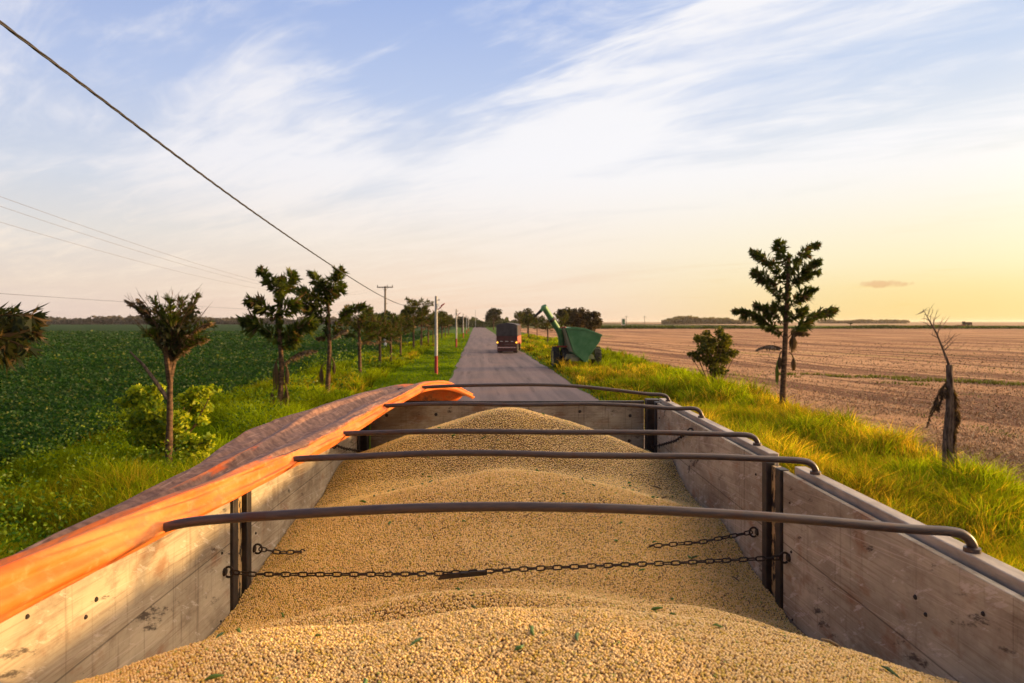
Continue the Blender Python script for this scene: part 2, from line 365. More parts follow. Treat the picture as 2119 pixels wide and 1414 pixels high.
# the small pinkish cloud low on the right
sx = h.math('DIVIDE', h.sub(az, .500), .036); ccz = h.math('DIVIDE', h.sub(el, .0485), .0055)
q = h.add(h.mul(sx, sx), h.mul(ccz, ccz)); cm3 = h.node('ShaderNodeCombineXYZ'); h.l.new(az, cm3.inputs[0]); h.l.new(el, cm3.inputs[1])
q = h.add(q, h.mul(h.sub(h.noise(cm3.outputs[0], 70, 5, .6), .5), 2.6))
sky = h.mix(h.mul(h.sm(q, 1.0, .1), .62), sky, lin(232, 176, 132))
nish = h.node('ShaderNodeTexSky', sky_type='NISHITA'); nish.sun_disc = False; nish.sun_elevation = SUN_EL; nish.sun_rotation = SUN_AZ; nish.air_density = 1.2; nish.dust_density = 2.0
back = h.math('MAXIMUM', h.sm(h.math('COSINE', h.sub(az, .15)), .70, -.2), h.sm(el, .52, .95))   # unseen sky away from the view, dimmed to cut the fill light
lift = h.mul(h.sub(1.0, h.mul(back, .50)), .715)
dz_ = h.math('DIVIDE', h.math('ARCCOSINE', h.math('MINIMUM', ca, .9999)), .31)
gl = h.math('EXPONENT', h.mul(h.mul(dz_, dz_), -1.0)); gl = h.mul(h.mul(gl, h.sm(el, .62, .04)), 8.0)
hi_ = h.mul(h.mul(h.sm(el, .50, .72), h.sm(el, 1.35, .9)), h.mul(h.sm(ca, -.15, .75), 2.8))       # added glow in the unseen sky above the sun, for warm fill light
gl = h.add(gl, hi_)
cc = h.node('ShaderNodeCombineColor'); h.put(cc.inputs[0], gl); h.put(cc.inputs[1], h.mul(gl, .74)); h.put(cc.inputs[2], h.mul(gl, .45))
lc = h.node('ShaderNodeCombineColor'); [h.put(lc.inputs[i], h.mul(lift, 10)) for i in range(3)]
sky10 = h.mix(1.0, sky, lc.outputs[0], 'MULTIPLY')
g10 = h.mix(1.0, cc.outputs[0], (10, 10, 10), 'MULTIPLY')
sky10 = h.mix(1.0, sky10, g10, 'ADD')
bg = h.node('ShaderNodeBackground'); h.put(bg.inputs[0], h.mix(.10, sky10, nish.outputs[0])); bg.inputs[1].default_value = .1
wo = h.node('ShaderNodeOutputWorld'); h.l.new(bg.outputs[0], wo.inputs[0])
vs = scene.view_settings; vs.view_transform = 'Standard'; vs.look = 'None'; vs.gamma = 1; vs.exposure = .5

# ------------------------------------------------------------------ sheets of ground
def sheet(name, pts, z, m, kind='structure'):
    n = len(pts) // 2
    mb = MB(); mb.add([(p[0], p[1], z) for p in pts], [tuple(range(len(pts)))]); o = mb.build(name, m, smooth=False); tag(o, kind=kind); return o
def strip(name, Ys, oL, oR, zf, m, nx=2):
    V = []; T = []
    for i, Y in enumerate(Ys):
        a, b = oL(Y), oR(Y)
        for j in range(nx):
            t = j / (nx - 1); V.append((roadX(a + (b - a) * t, Y), Y, zf(t, Y)))
    for i in range(len(Ys) - 1):
        for j in range(nx - 1):
            k = i * nx + j; T.append((k, k + 1, k + nx + 1, k + nx))
    return tag(mesh_np(name, V, T, m), kind='structure')
G = 7000
sheet('ground', [(-G, -600), (G, -600), (G, G), (-G, G)], 0, M['earth'])
oField = lambda Y: float(np.interp(Y, [0, 8, 14, 30, 45, 90, 400], [9.6, 9.8, 10.5, 12.6, 14.2, 15.6, 15.6]))
oCrop = lambda Y: float(np.interp(Y, [0, 10, 30, 60, 100, 400], [-10.2, -10.6, -11.6, -11.2, -11.0, -11.0]))
Ys = list(range(-40, 60, 4)) + list(range(60, 700, 20))
strip('harvested_field', [y for y in Ys if y < 372] + [372], oField, lambda Y: 900, lambda t, Y: .006, M['field'])
strip('right_verge', Ys, lambda Y: 5.67, lambda Y: oField(Y) + .3, lambda t, Y: .012, M['turf'], 3)
strip('left_verge', Ys, lambda Y: oCrop(Y) - .3, lambda Y: -1.58, lambda t, Y: .012, M['turf'], 3)
def road_edge(s, seed):
    return lambda Y: s + (float(vnoise(Y * .35, 3, seed)) - .5) * .35
YR = list(np.arange(-40, 120, 1.2)) + list(np.arange(120, 700, 12))
strip('road', YR, road_edge(-1.58, 2), road_edge(5.67, 9), lambda t, Y: .022 + .05 * (1 - (2 * t - 1) ** 2), M['road'], 9)
# soy canopy sheet under the leaves
YC = list(np.arange(4, 60, 1.5)) + list(np.arange(60, 200, 8)) + list(np.arange(200, 820, 40))
strip('crop_field', YC, lambda Y: -900, oCrop, lambda t, Y: (.02 if t > .995 else .34 + .16 * min(1, Y / 90)), M['crop'], 200)

# ------------------------------------------------------------------ leaf and blade builders
def screenY(n, y0, y1):
    u = rng.random(n); return 1 / (1 / y0 - u * (1 / y0 - 1 / y1))
def leaf_quads(Pt, size, flat=.5, C=None, up=.3):
    n = len(Pt); size = np.broadcast_to(size, (n,))[:, None]
    d = rng.normal(size=(n, 3)); d[:, 2] = d[:, 2] * flat + .1; d /= np.linalg.norm(d, axis=1)[:, None]
    r = rng.normal(size=(n, 3)); r[:, 2] *= flat; s = np.cross(d, r); s /= np.linalg.norm(s, axis=1)[:, None] + 1e-9
    a = Pt - d * size * .5; b = Pt + s * size * .32 + d * size * .05; c = Pt + d * size * .55; e = Pt - s * size * .32 + d * size * .05
    V = np.stack([a, b, c, e], 1).reshape(-1, 3); T = np.arange(4 * n).reshape(n, 4)
    return V, T, np.repeat(C, 4, 0)
def blades(x, y, z, ht, wd, C0, C1, lean=.35):
    n = len(x); b = np.stack([x, y, z], 1); ph = rng.random(n) * 2 * np.pi
    s = np.stack([np.cos(ph), np.sin(ph), np.zeros(n)], 1) * (wd * .5)[:, None]
    l = np.stack([rng.normal(size=n), rng.normal(size=n), np.zeros(n)], 1) * (lean * ht)[:, None]
    up = np.array([0, 0, 1.])
    m = b + l * .35 + up * (ht * .62)[:, None]; t = b + l + up * (ht * .95)[:, None]
    V = np.stack([b - s, b + s, m - s * .8, m + s * .8, t], 1).reshape(-1, 3)
    k = np.arange(n)[:, None] * 5
    T = np.concatenate([k + [0, 1, 3], k + [0, 3, 2], k + [2, 3, 4]], 0)
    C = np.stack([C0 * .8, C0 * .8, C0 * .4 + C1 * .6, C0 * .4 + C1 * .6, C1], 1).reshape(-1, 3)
    return V, T, C
def mixc(a, b, t):
    t = np.asarray(t)[:, None]; return np.asarray(a)[None] * (1 - t) + np.asarray(b)[None] * t

def tufts(X, Y, ht, rad_, nb, C0, C1):
    m = len(X); i = np.repeat(np.arange(m), nb); n = len(i); a = rng.random(n) * 2 * np.pi; q = np.sqrt(rng.random(n))
    b = np.stack([X[i] + np.cos(a) * q * rad_[i], Y[i] + np.sin(a) * q * rad_[i], np.full(n, .01)], 1)
    hh = (ht[i] * (.55 + .5 * rng.random(n)))[:, None]; lm = (.12 + .55 * q ** 1.5)[:, None] * hh
    l = np.stack([np.cos(a) + rng.normal(size=n) * .35, np.sin(a) + rng.normal(size=n) * .35, np.zeros(n)], 1) * lm
    up = np.array([0, 0, 1.]); ph = rng.random(n) * 6.28; s = np.stack([np.cos(ph), np.sin(ph), 0 * ph], 1) * (np.clip(Y[i] / 1000, .011, .3) * .5)[:, None]
    mid = b + l * .3 + up * hh * .62; t = b + l * 1.15 + up * (hh * (1 - .35 * (lm / hh) ** 1.3))
    V = np.stack([b - s, b + s, mid - s * .85, mid + s * .85, t], 1).reshape(-1, 3); k = np.arange(n)[:, None] * 5
    T = np.concatenate([k + [0, 1, 3], k + [0, 3, 2], k + [2, 3, 4]], 0); j = (.75 + .5 * rng.random(n))[:, None]
    c0, c1 = C0[i] * j, C1[i] * j
    return V, T, np.stack([c0 * .6, c0 * .6, c0 * .45 + c1 * .55, c0 * .45 + c1 * .55, c1], 1).reshape(-1, 3)  # blade feet darkened, painting shade into the base of each tuft
def merge(*q):
    Vs, Ts, Cs, o = [], [], [], 0
    for V, T, C in q: Vs.append(V); Ts.append(T + o); Cs.append(C); o += len(V)
    return np.concatenate(Vs), np.concatenate(Ts), np.concatenate(Cs)
# ---- grass of the right verge
n = 120000
Y = screenY(n, 6.5, 190); oF = np.interp(Y, [0, 8, 14, 30, 45, 90, 400], [9.6, 9.8, 10.5, 12.6, 14.2, 15.6, 15.6])
t = rng.random(n) ** .9; o = 5.75 + (oF + .7 - 5.75) * t + rng.normal(size=n) * .25
o = np.maximum(o, 5.72); X = o - ROADK * Y
cl = fbm(X * .55, Y * .55, 1); cl2 = fbm(X * .18, Y * .18, 4)
edge = np.clip((o - 5.6) / 1.2, 0, 1) * np.clip((oF + .9 - o) / 1.6, .25, 1)
ht = (.18 + .40 * np.clip(cl * 1.9 - .55, 0, 1)) * (.45 + .55 * edge)
hump = np.exp(-((X - 9.6) / 2.2) ** 2 - ((Y - 33) / 5.) ** 2); ht *= 1 + .7 * hump
dry = np.clip((cl2 - .46) * 5, 0, 1)
dry = np.maximum(dry * .8, np.exp(-((o - 7.3) / 1.6) ** 2) * np.clip((60 - Y) / 20, 0, 1) * .75 * (cl > .42))
dry = np.maximum(dry, np.exp(-((Y - 46) / 9.) ** 2) * .75 * (o < 11))
dry = dry * .75 * (1 - .85 * hump) * (1 - .8 * np.clip((9.8 - Y) / 2, 0, 1))
dry = np.where(rng.random(n) < dry, 1., 0) * rng.random(n)
keep = rng.random(n) < np.clip(.35 + 1.3 * cl, 0, 1)
ht *= .65 + .7 * rng.random(n)
C0 = mixc((.04, .10, .006), (.18, .13, .02), dry); C1 = mixc((.38, .45, .012), (.85, .50, .05), dry)  # C0, the blade foot, kept dark as painted shade low in the grass
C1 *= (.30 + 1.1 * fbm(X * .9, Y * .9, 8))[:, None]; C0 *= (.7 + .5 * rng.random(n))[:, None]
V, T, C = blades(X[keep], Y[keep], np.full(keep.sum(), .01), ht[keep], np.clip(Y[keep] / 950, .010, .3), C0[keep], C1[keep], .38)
m = 11000; Yt_ = screenY(m, 6.5, 150); oF = np.interp(Yt_, [0, 8, 14, 30, 45, 90, 400], [9.6, 9.8, 10.5, 12.6, 14.2, 15.6, 15.6]); ot_ = 6.1 + (oF + .5 - 6.1) * rng.random(m); Xt_ = ot_ - ROADK * Yt_
cq = fbm(Xt_ * .5, Yt_ * .5, 71); kk = rng.random(m) < np.clip(cq * 2.4 - .5, .05, 1); Xt_, Yt_, ot_, cq = Xt_[kk], Yt_[kk], ot_[kk], cq[kk]; m = len(Xt_)
hump = np.exp(-((Xt_ - 9.6) / 2.0) ** 2 - ((Yt_ - 33) / 5.) ** 2); th = (.40 + .75 * np.clip(cq * 2 - .6, 0, 1)) * (1 + .55 * hump) * (.7 + .5 * rng.random(m)) * np.clip((ot_ - 5.2) / 1.6, .45, 1)
dr = np.clip((fbm(Xt_ * .16, Yt_ * .16, 4) - .44) * 4, 0, .85); dr = np.maximum(dr, .8 * np.exp(-((ot_ - 7.6) / 1.8) ** 2) * (Yt_ > 10) * (Yt_ < 32)); dr = dr * .72 * (1 - .9 * hump) * np.clip((Yt_ - 9.2) / 2, .05, 1); dr = (rng.random(m) < dr) * (.4 + .6 * rng.random(m))
tone = ((.25 + 1.15 * rng.random(m)) * (.45 + 1.0 * fbm(Xt_ * .35, Yt_ * .35, 75)))[:, None]
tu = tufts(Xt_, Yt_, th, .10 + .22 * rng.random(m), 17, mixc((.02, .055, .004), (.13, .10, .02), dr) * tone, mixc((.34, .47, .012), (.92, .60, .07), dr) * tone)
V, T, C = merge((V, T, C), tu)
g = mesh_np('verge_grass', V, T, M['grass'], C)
tag(g, 'tall green and straw-yellow grass growing between the road and the harvested field', 'grass', kind='stuff')
# ---- grass of the left verge
n = 170000
Y = screenY(n, 7.5, 210); oC = np.interp(Y, [0, 10, 30, 60, 100, 400], [-10.2, -10.6, -11.6, -11.2, -11, -11])
o = oC - .6 + (-1.6 - oC + .5) * rng.random(n); X = o - ROADK * Y
cl = fbm(X * .5, Y * .5, 11); cl2 = fbm(X * .2, Y * .2, 14)
wild = np.clip((-5.2 - o) / 1.3, 0, 1); wild = np.maximum(wild, np.clip((24 - Y) / 8, 0, 1))
ht = .08 + .09 * cl + wild * .30 * np.clip(cl * 2 - .62, 0, 1)
for by in (8.3, 16.4, 25.6, 32.9, 43, 51.8, 58.7, 66, 74, 81.7, 91.7):
    bx = roadX(-7.3, by); ht += .22 * np.exp(-(((X - bx) / .9) ** 2 + ((Y - by) / 1.3) ** 2))
ht *= .65 + .7 * rng.random(n)
dry = np.where(rng.random(n) < np.clip((cl2 - .5) * 3, 0, .6) * (.25 + .75 * wild), rng.random(n), 0)
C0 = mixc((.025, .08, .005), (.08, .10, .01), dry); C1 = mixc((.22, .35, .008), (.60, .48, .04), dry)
C1 *= ((.45 + .9 * fbm(X * 1.2, Y * 1.2, 18)) * np.clip(.15 + 1.7 * fbm(X * .25, Y * .25, 79), .4, 1.2))[:, None]
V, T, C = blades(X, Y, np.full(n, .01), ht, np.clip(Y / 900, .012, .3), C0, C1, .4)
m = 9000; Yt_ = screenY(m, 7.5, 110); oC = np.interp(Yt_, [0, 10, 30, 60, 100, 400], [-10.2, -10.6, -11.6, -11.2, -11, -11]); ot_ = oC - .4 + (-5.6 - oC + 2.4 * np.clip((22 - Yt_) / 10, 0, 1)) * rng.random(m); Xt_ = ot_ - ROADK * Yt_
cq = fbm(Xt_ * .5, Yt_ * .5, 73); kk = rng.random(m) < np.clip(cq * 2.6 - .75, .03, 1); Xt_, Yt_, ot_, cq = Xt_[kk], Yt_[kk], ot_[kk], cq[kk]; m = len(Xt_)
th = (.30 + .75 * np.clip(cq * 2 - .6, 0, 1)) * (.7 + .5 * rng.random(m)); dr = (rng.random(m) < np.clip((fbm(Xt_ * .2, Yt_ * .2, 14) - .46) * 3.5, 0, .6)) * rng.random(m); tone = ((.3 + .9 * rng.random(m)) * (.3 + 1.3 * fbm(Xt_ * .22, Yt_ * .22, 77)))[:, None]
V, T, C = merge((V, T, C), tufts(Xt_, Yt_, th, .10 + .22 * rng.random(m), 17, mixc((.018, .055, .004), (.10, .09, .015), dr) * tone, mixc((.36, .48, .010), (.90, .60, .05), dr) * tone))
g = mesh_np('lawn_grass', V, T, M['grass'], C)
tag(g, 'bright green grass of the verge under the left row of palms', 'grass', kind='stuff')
# ---- leafy weeds on the left verge
n = 26000
Y = screenY(n, 9, 70); o = -11.5 + 5.2 * rng.random(n) ** 1.2; X = o - ROADK * Y; cl = fbm(X * .6, Y * .6, 31)
k = cl > .56; X, Y, cl = X[k], Y[k], cl[k]; Pt = np.stack([X, Y, rng.random(len(X)) * (cl - .42) * 4.2 + .05], 1)
C = mixc((.03, .09, .006), (.22, .30, .015), rng.random(len(X)) ** 2)
V, T, C = leaf_quads(Pt, np.clip(Y / 230, .07, .25), .7, C)
tag(mesh_np('verge_weeds', V, T, M['leaf'], C), 'knee-high leafy weeds along the edge of the green crop', 'weeds', kind='stuff')
# ---- soy crop leaves
n = 330000
Y = screenY(n, 7, 230); lo = -1.02 * Y * .80 - 6; hi = np.interp(Y, [0, 10, 30, 60, 100, 400], [-10.2, -10.6, -11.6, -11.2, -11, -11]) - ROADK * Y
X = hi + (lo - hi) * rng.random(n); k = X > -.86 * Y - 2; k &= X < hi; X, Y = X[k], Y[k]; n = len(X)
rowp = ((X + ROADK * Y) / .62); inrow = np.abs(rowp - np.round(rowp)); bmp = fbm(X * .9, Y * .9, 21); big = fbm(X * .05, Y * .05, 22)
z = .36 + .34 * rng.random(n) ** .7 + .20 * (bmp - .5) - .25 * np.clip((inrow - .30) * 4, 0, 1) * (Y < 40)
yl = .55 * np.clip((rng.random(n) - .83) * 4, 0, 1) * (z > .55) * np.clip((big - .3) * 3, .25, 1)
C = mixc((.012, .044, .009), (.026, .076, .012), rng.random(n)); C = C * (1 - yl[:, None]) + np.array((.30, .28, .045)) * yl[:, None]
C *= (.65 + .7 * big)[:, None]
V, T, C = leaf_quads(np.stack([X, Y, z], 1), np.clip(Y / 210, .095, .8), .55, C)
tag(mesh_np('soy_crop', V, T, M['leaf'], C), 'dark green soy crop filling the field left of the palms', 'crop', kind='stuff')
# ---- stubble on the harvested field
n = 150000
Y = screenY(n, 8, 130); oF = np.interp(Y, [0, 8, 14, 30, 45, 90, 400], [9.6, 9.8, 10.5, 12.6, 14.2, 15.6, 15.6])
xr = np.maximum(.80 * Y + 3, oF - ROADK * Y + 3); X = (oF - ROADK * Y) + (xr - (oF - ROADK * Y)) * rng.random(n)
ca_, sa_ = math.cos(rad(-24)), math.sin(rad(-24)); v = -X * math.sin(rad(24)) * -1 + Y * math.cos(rad(24)); cl = fbm((X * math.cos(rad(24)) - Y * math.sin(rad(24))) * .05, (X * math.sin(rad(24)) + Y * math.cos(rad(24))) * .6, 41)
k = rng.random(n) < np.clip(cl * 2.2 - .35, .1, 1); X, Y = X[k], Y[k]; n = len(X)
tt = rng.random(n); C = mixc((.30, .19, .10), (.60, .42, .24), tt); C[rng.random(n) < .15] *= .55
gr = (fbm(X * .3, Y * .06, 44) > .70) & (rng.random(n) < .4); C[gr] = (.22, .26, .04)
V, T, C = blades(X, Y, np.zeros(n), np.clip(rng.random(n) ** 2 * .10 + .02, 0, .2), np.clip(Y / 700, .012, .2), C, C, 1.1)
m = 5000; q = rng.random(m); wy = 39 + 9 * q + rng.normal(size=m) * .25; wx = 27.5 - 9.5 * q + rng.normal(size=m) * .9; wx2 = wx + rng.choice([0, 3.2, -2.4], m, p=[.6, .25, .15]); kk = fbm(wx2 * .35, wy * .35, 91) > .45
V, T, C = merge((V, T, C), blades(wx2[kk], wy[kk], np.zeros(kk.sum()), .10 + .14 * rng.random(kk.sum()), np.full(kk.sum(), .06), mixc((.08, .12, .01), (.12, .14, .02), rng.random(kk.sum())), mixc((.28, .34, .02), (.44, .40, .06), rng.random(kk.sum())), .6))
tag(mesh_np('stubble', V, T, M['straw'], C), 'tan stubble and straw litter covering the harvested field', 'stubble', kind='stuff')

# ------------------------------------------------------------------ far strips and woods
def far_bank(name, x0, x1, Y0, dY, h0, n, size, c1, c2, label, cat, lump=.004, zmin=0, slope=0):
    X = x0 + (x1 - x0) * rng.random(n); lh = .35 + 1.15 * fbm(X * lump * 9, X * 0, 51) ** 1.2
    Yv = Y0 + dY * rng.random(n) + slope * (X - x0); z = zmin + h0 * lh * rng.random(n) ** .6
    C = mixc(c1, c2, rng.random(n))
    V, T, C = leaf_quads(np.stack([X, Yv, z], 1), size * (.6 + .8 * rng.random(n)), .7, C)
    return tag(mesh_np(name, V, T, M['leaf'], C), label, cat, kind='stuff')
far_bank('hedgerow', 22, 330, 352, 18, 1.5, 14000, 1.1, (.035, .06, .012), (.09, .13, .02), 'dark green hedge band across the far side of the harvested field', 'hedge')
far_bank('distant_wood', 210, 322, 900, 60, 9.5, 9000, 3.2, (.13, .11, .05), (.24, .19, .09), 'long brown-green wood on the skyline right of the green cart', 'wood', .01)
far_bank('distant_grove', 560, 700, 1200, 60, 7.5, 6000, 3.2, (.11, .09, .05), (.2, .15, .08), 'low dark grove on the skyline between the palm and the bare stump', 'wood', .01)
far_bank('skyline_wood', -700, -60, 780, 60, 8.0, 15000, 4.0, (.05, .05, .045), (.12, .10, .09), 'grey-brown tree line along the far end of the green crop', 'wood', .012)
far_bank('roadside_thicket', -48, 10, 420, 60, 5.5, 6000, 1.4, (.03, .045, .015), (.07, .08, .02), 'dark thicket closing the far end of the road', 'thicket', .03)
sheet('green_strip', [(18, 372), (900, 372), (1400, 560), (18, 560)], .3, material('pale_green_field', soil_fn((.17, .21, .04), (.26, .27, .08), (.12, .14, .03))))
sheet('far_field', [(200, 561), (2600, 561), (5600, 2600), (200, 2600)], .5, material('far_stubble', soil_fn((.42, .28, .17), (.5, .34, .2), (.3, .2, .12))))

def cloud_leaves(centres, n, size, c1, c2, flat=.8, pw=1.3):
    Pt = []
    for (c, r) in centres:
        k = int(n * r[0] * r[1] * r[2] / sum(q[1][0] * q[1][1] * q[1][2] for q in centres)) + 20
        d = rng.normal(size=(k, 3)); d /= np.linalg.norm(d, axis=1)[:, None]; rr = (.25 + .95 * rng.random((k, 1)) ** .9)
        Pt.append(np.asarray(c) + d * rr * np.asarray(r))
    Pt = np.concatenate(Pt); C = mixc(c1, c2, rng.random(len(Pt)) ** pw)
    return leaf_quads(Pt, size * (.6 + .8 * rng.random(len(Pt))), flat, C)
# ------------------------------------------------------------------ palms
class Acc:
    def __init__(s): s.V = []; s.T = []; s.C = []; s.n = 0
    def add(s, V, T, C):
        s.V.append(V); s.T.append(np.asarray(T) + s.n); s.C.append(C); s.n += len(V)
    def build(s, name, m, parent=None, off=None):
        return mesh_np(name, np.concatenate(s.V), np.concatenate(s.T), m, np.concatenate(s.C), parent, off)
GREEN = ((.022, .040, .006), (.095, .115, .014)); BROWN = ((.07, .045, .022), (.16, .10, .05)); GREY = ((.20, .16, .15), (.34, .28, .26))
def frond(acc, b, t, lift=.25, n=110, L=.30, W=.10, droop=.35, colr=GREEN, thick=1.0, brown=.12, rr=.018):
    b = np.asarray(b, float); t = np.asarray(t, float); c = (b + t) / 2 + np.array([0, 0, lift])
    s = .06 + .94 * rng.random(n) ** .9; s1 = s[:, None]
    p = (1 - s1) ** 2 * b + 2 * s1 * (1 - s1) * c + s1 ** 2 * t
    tg = 2 * (1 - s1) * (c - b) + 2 * s1 * (t - c); tg /= np.linalg.norm(tg, axis=1)[:, None]
    r = rng.normal(size=(n, 3)); r -= tg * (r * tg).sum(1)[:, None]; r /= np.linalg.norm(r, axis=1)[:, None]
    d = tg * (.40 + .5 * rng.random((n, 1))) + r * .66 + np.array([0, 0, -droop]); d /= np.linalg.norm(d, axis=1)[:, None]
    ll = (L * (.55 + .6 * rng.random(n)) * (.55 + .9 * vnoise(s * 8, np.zeros(n), rng.random() * 50)) * (.55 + .45 * np.sin(np.pi * np.clip(s, 0, .97))) * thick)[:, None]
    sd = np.cross(d, rng.normal(size=(n, 3))); sd /= np.linalg.norm(sd, axis=1)[:, None]
    w_ = W * (.6 + .8 * rng.random((n, 1)))
    m1 = p + d * ll * .72; a = p + d * ll * .95 - sd * w_; e = p + d * ll * 1.1 + sd * w_; m2 = p + d * ll * .80
    V = np.stack([p, a, m1, e, m2], 1).reshape(-1, 3); k = np.arange(n)[:, None] * 5
    T = np.concatenate([k + [0, 1, 2], k + [0, 4, 3]], 0)
    C = mixc(colr[0], colr[1], rng.random(n) ** 1.4); br = rng.random(n) < brown; C[br] = mixc(BROWN[0], BROWN[1], rng.random(br.sum()))
    acc.add(V, T, np.repeat(C, 5, 0))
    q = np.linspace(0, 1, 9)[:, None]; ax = (1 - q) ** 2 * b + 2 * q * (1 - q) * c + q ** 2 * t
    rw = np.linspace(rr * 1.7, rr * .5, 9)[:, None]; u = np.array([0, 0, 1.]); td = (t - b) / (np.linalg.norm(t - b) + 1e-6); sd = np.cross(td, u); sd /= np.linalg.norm(sd) + 1e-6
    ring = np.stack([ax + sd * rw, ax + u * rw, ax - sd * rw, ax - u * rw], 1).reshape(-1, 3); T = []
    for i in range(8):
        for j in range(4):
            a_, b_ = i * 4 + j, i * 4 + (j + 1) % 4; T += [(a_, b_, b_ + 4), (a_, b_ + 4, a_ + 4)]
    acc.add(ring, np.array(T), np.tile(np.array(BROWN[1]) * .8, (len(ring), 1)))
def trunk_mb(path, r0, r1, ring=.28, n=10):
    path = [np.asarray(p, float) for p in path]; seg = [0]
    for a, b in zip(path, path[1:]): seg.append(seg[-1] + np.linalg.norm(b - a))
    L = seg[-1]; m = max(8, int(L / .07)); pts = []; rs = []
    for i in range(m + 1):
        s = L * i / m; p = np.array([np.interp(s, seg, [q[k] for q in path]) for k in range(3)])
        fr = (s % ring) / ring; pts.append(p); rs.append((r0 + (r1 - r0) * s / L) * (1 + .10 * (1 - fr) ** 3 + .05 * math.sin(s * 9)))
    return MB().tube(pts, rs, n)
def mop(acc, top, stem_out, length, n=34, spread=.10, colr=BROWN):
    top = np.asarray(top, float); so_ = np.asarray(stem_out, float)
    ap = top + so_
    q = np.linspace(0, 1, 6)[:, None]; ax = (1 - q) ** 2 * top + 2 * q * (1 - q) * (top + so_ * .7 + np.array([0, 0, .16])) + q ** 2 * ap; rw = .03
    ring = np.stack([ax + [rw, 0, 0], ax + [0, rw, 0], ax - [rw, 0, 0], ax - [0, rw, 0]], 1).reshape(-1, 3); T = []
    for i in range(5):
        for j in range(4):
            a_, b_ = i * 4 + j, i * 4 + (j + 1) % 4; T += [(a_, b_, b_ + 4), (a_, b_ + 4, a_ + 4)]
    acc.add(ring, np.array(T), np.tile(colr[1], (len(ring), 1)))
    a = rng.random(n) * 2 * np.pi; r = spread * np.sqrt(rng.random(n)); ll = length * (.65 + .4 * rng.random(n))
    d = np.stack([np.cos(a), np.sin(a), 0 * a], 1); p0 = ap + d * (r * .25)[:, None]
    p1 = ap + d * r[:, None] - np.array([0, 0, 1.]) * (ll * .5)[:, None]; p2 = ap + d * (r * .8)[:, None] - np.array([0, 0, 1.]) * ll[:, None]
    s = np.stack([-np.sin(a), np.cos(a), 0 * a], 1) * .022
    V = np.stack([p0 - s, p0 + s, p1 - s, p1 + s, p2 - s * .4, p2 + s * .4], 1).reshape(-1, 3); k = np.arange(n)[:, None] * 6
    T = np.concatenate([k + [0, 1, 3], k + [0, 3, 2], k + [2, 3, 5], k + [2, 5, 4]], 0)
    acc.add(V, T, np.repeat(mixc(colr[0], colr[1], rng.random(n)), 6, 0))

def heart(acc, p0, p1, n, r):
    q = rng.random((n, 1)); d = rng.normal(size=(n, 3)) * [r, r, r * .6]
    V, T, C = leaf_quads(np.asarray(p0) * (1 - q) + np.asarray(p1) * q + d, .22 * (.6 + .8 * rng.random(n)), 1.2, mixc(GREEN[0], GREEN[1], rng.random(n) ** 1.6))
    acc.add(V, np.concatenate([T[:, [0, 1, 2]], T[:, [0, 2, 3]]]), C)
def pixel_palm(label, Yb, base_px, top_px, fronds, dead, mops, r0, group=None, extra=0, L=.3, per=1.0, cat='palm tree', name='fishtail_palm', drp=.48, wd_=.28):
    sc = Yb / F; base = P(base_px[0], base_px[1], Yb); base[2] = 0
    root = empty(name, base, 0, label, cat, group)
    pathp = [base] + [P(x, y, Yb) for x, y in top_px]
    trunk_mb(pathp, r0, r0 * .55).build('trunk', M['bark'], root, base)
    acc = Acc()
    for i, f in enumerate(fronds):
        (bx, by), (tx, ty) = f[0], f[1]; th = f[2] if len(f) > 2 else 1.0
        b = P(bx, by, Yb); t = P(tx, ty, Yb); ln = np.linalg.norm(t - b); t = P(tx, ty, Yb + rng.normal() * .35 * ln)
        frond(acc, b, t, lift=.23 * ln + .05, n=int(140 * per * max(.5, ln / 1.4)), L=L * th * 1.25, W=L * wd_, droop=drp)
    for i in range(extra):   # fronds pointing towards and away from the viewer
        z = pathp[-1][2] - rng.random() * 1.6; b = pathp[-1].copy(); b[2] = z; t = b + np.array([rng.normal() * .35, (1 if i % 2 else -1) * (1.0 + .4 * rng.random()), .45 + .4 * rng.random()])
        frond(acc, b, t, .2, int(110 * per), L * 1.2, L * .17)
    if cat == 'palm tree': heart(acc, P(top_px[-1][0], top_px[-1][1] - 6, Yb), P(top_px[-1][0] - 3, (top_px[-1][1] * 1.2 + base_px[1] * .8) / 2, Yb), 170, .075)
    acc.build('crown', M['leaf'], root, base)
    for f in dead:
        a2 = Acc(); b = P(*f[0], Yb); t = P(*f[1], Yb); ln = np.linalg.norm(t - b)
        frond(a2, b, t, .3 * ln, int(120 * per), L * .75, .05, .9, f[2] if len(f) > 2 else GREY, 1, .2); o_ = a2.build('dead_frond', M['leaf'], root, base)
        o_['label'] = 'withered drooping frond'
    for f in mops:
        a2 = Acc(); tp = P(*f[0], Yb); ap = P(*f[1], Yb); mop(a2, tp, ap - tp, f[2] * sc, 46, f[3] * sc, f[4] if len(f) > 4 else BROWN); a2.build('flower_cluster', M['leaf'], root, base)
    return root
LIME = ((.10, .16, .02), (.22, .30, .04))
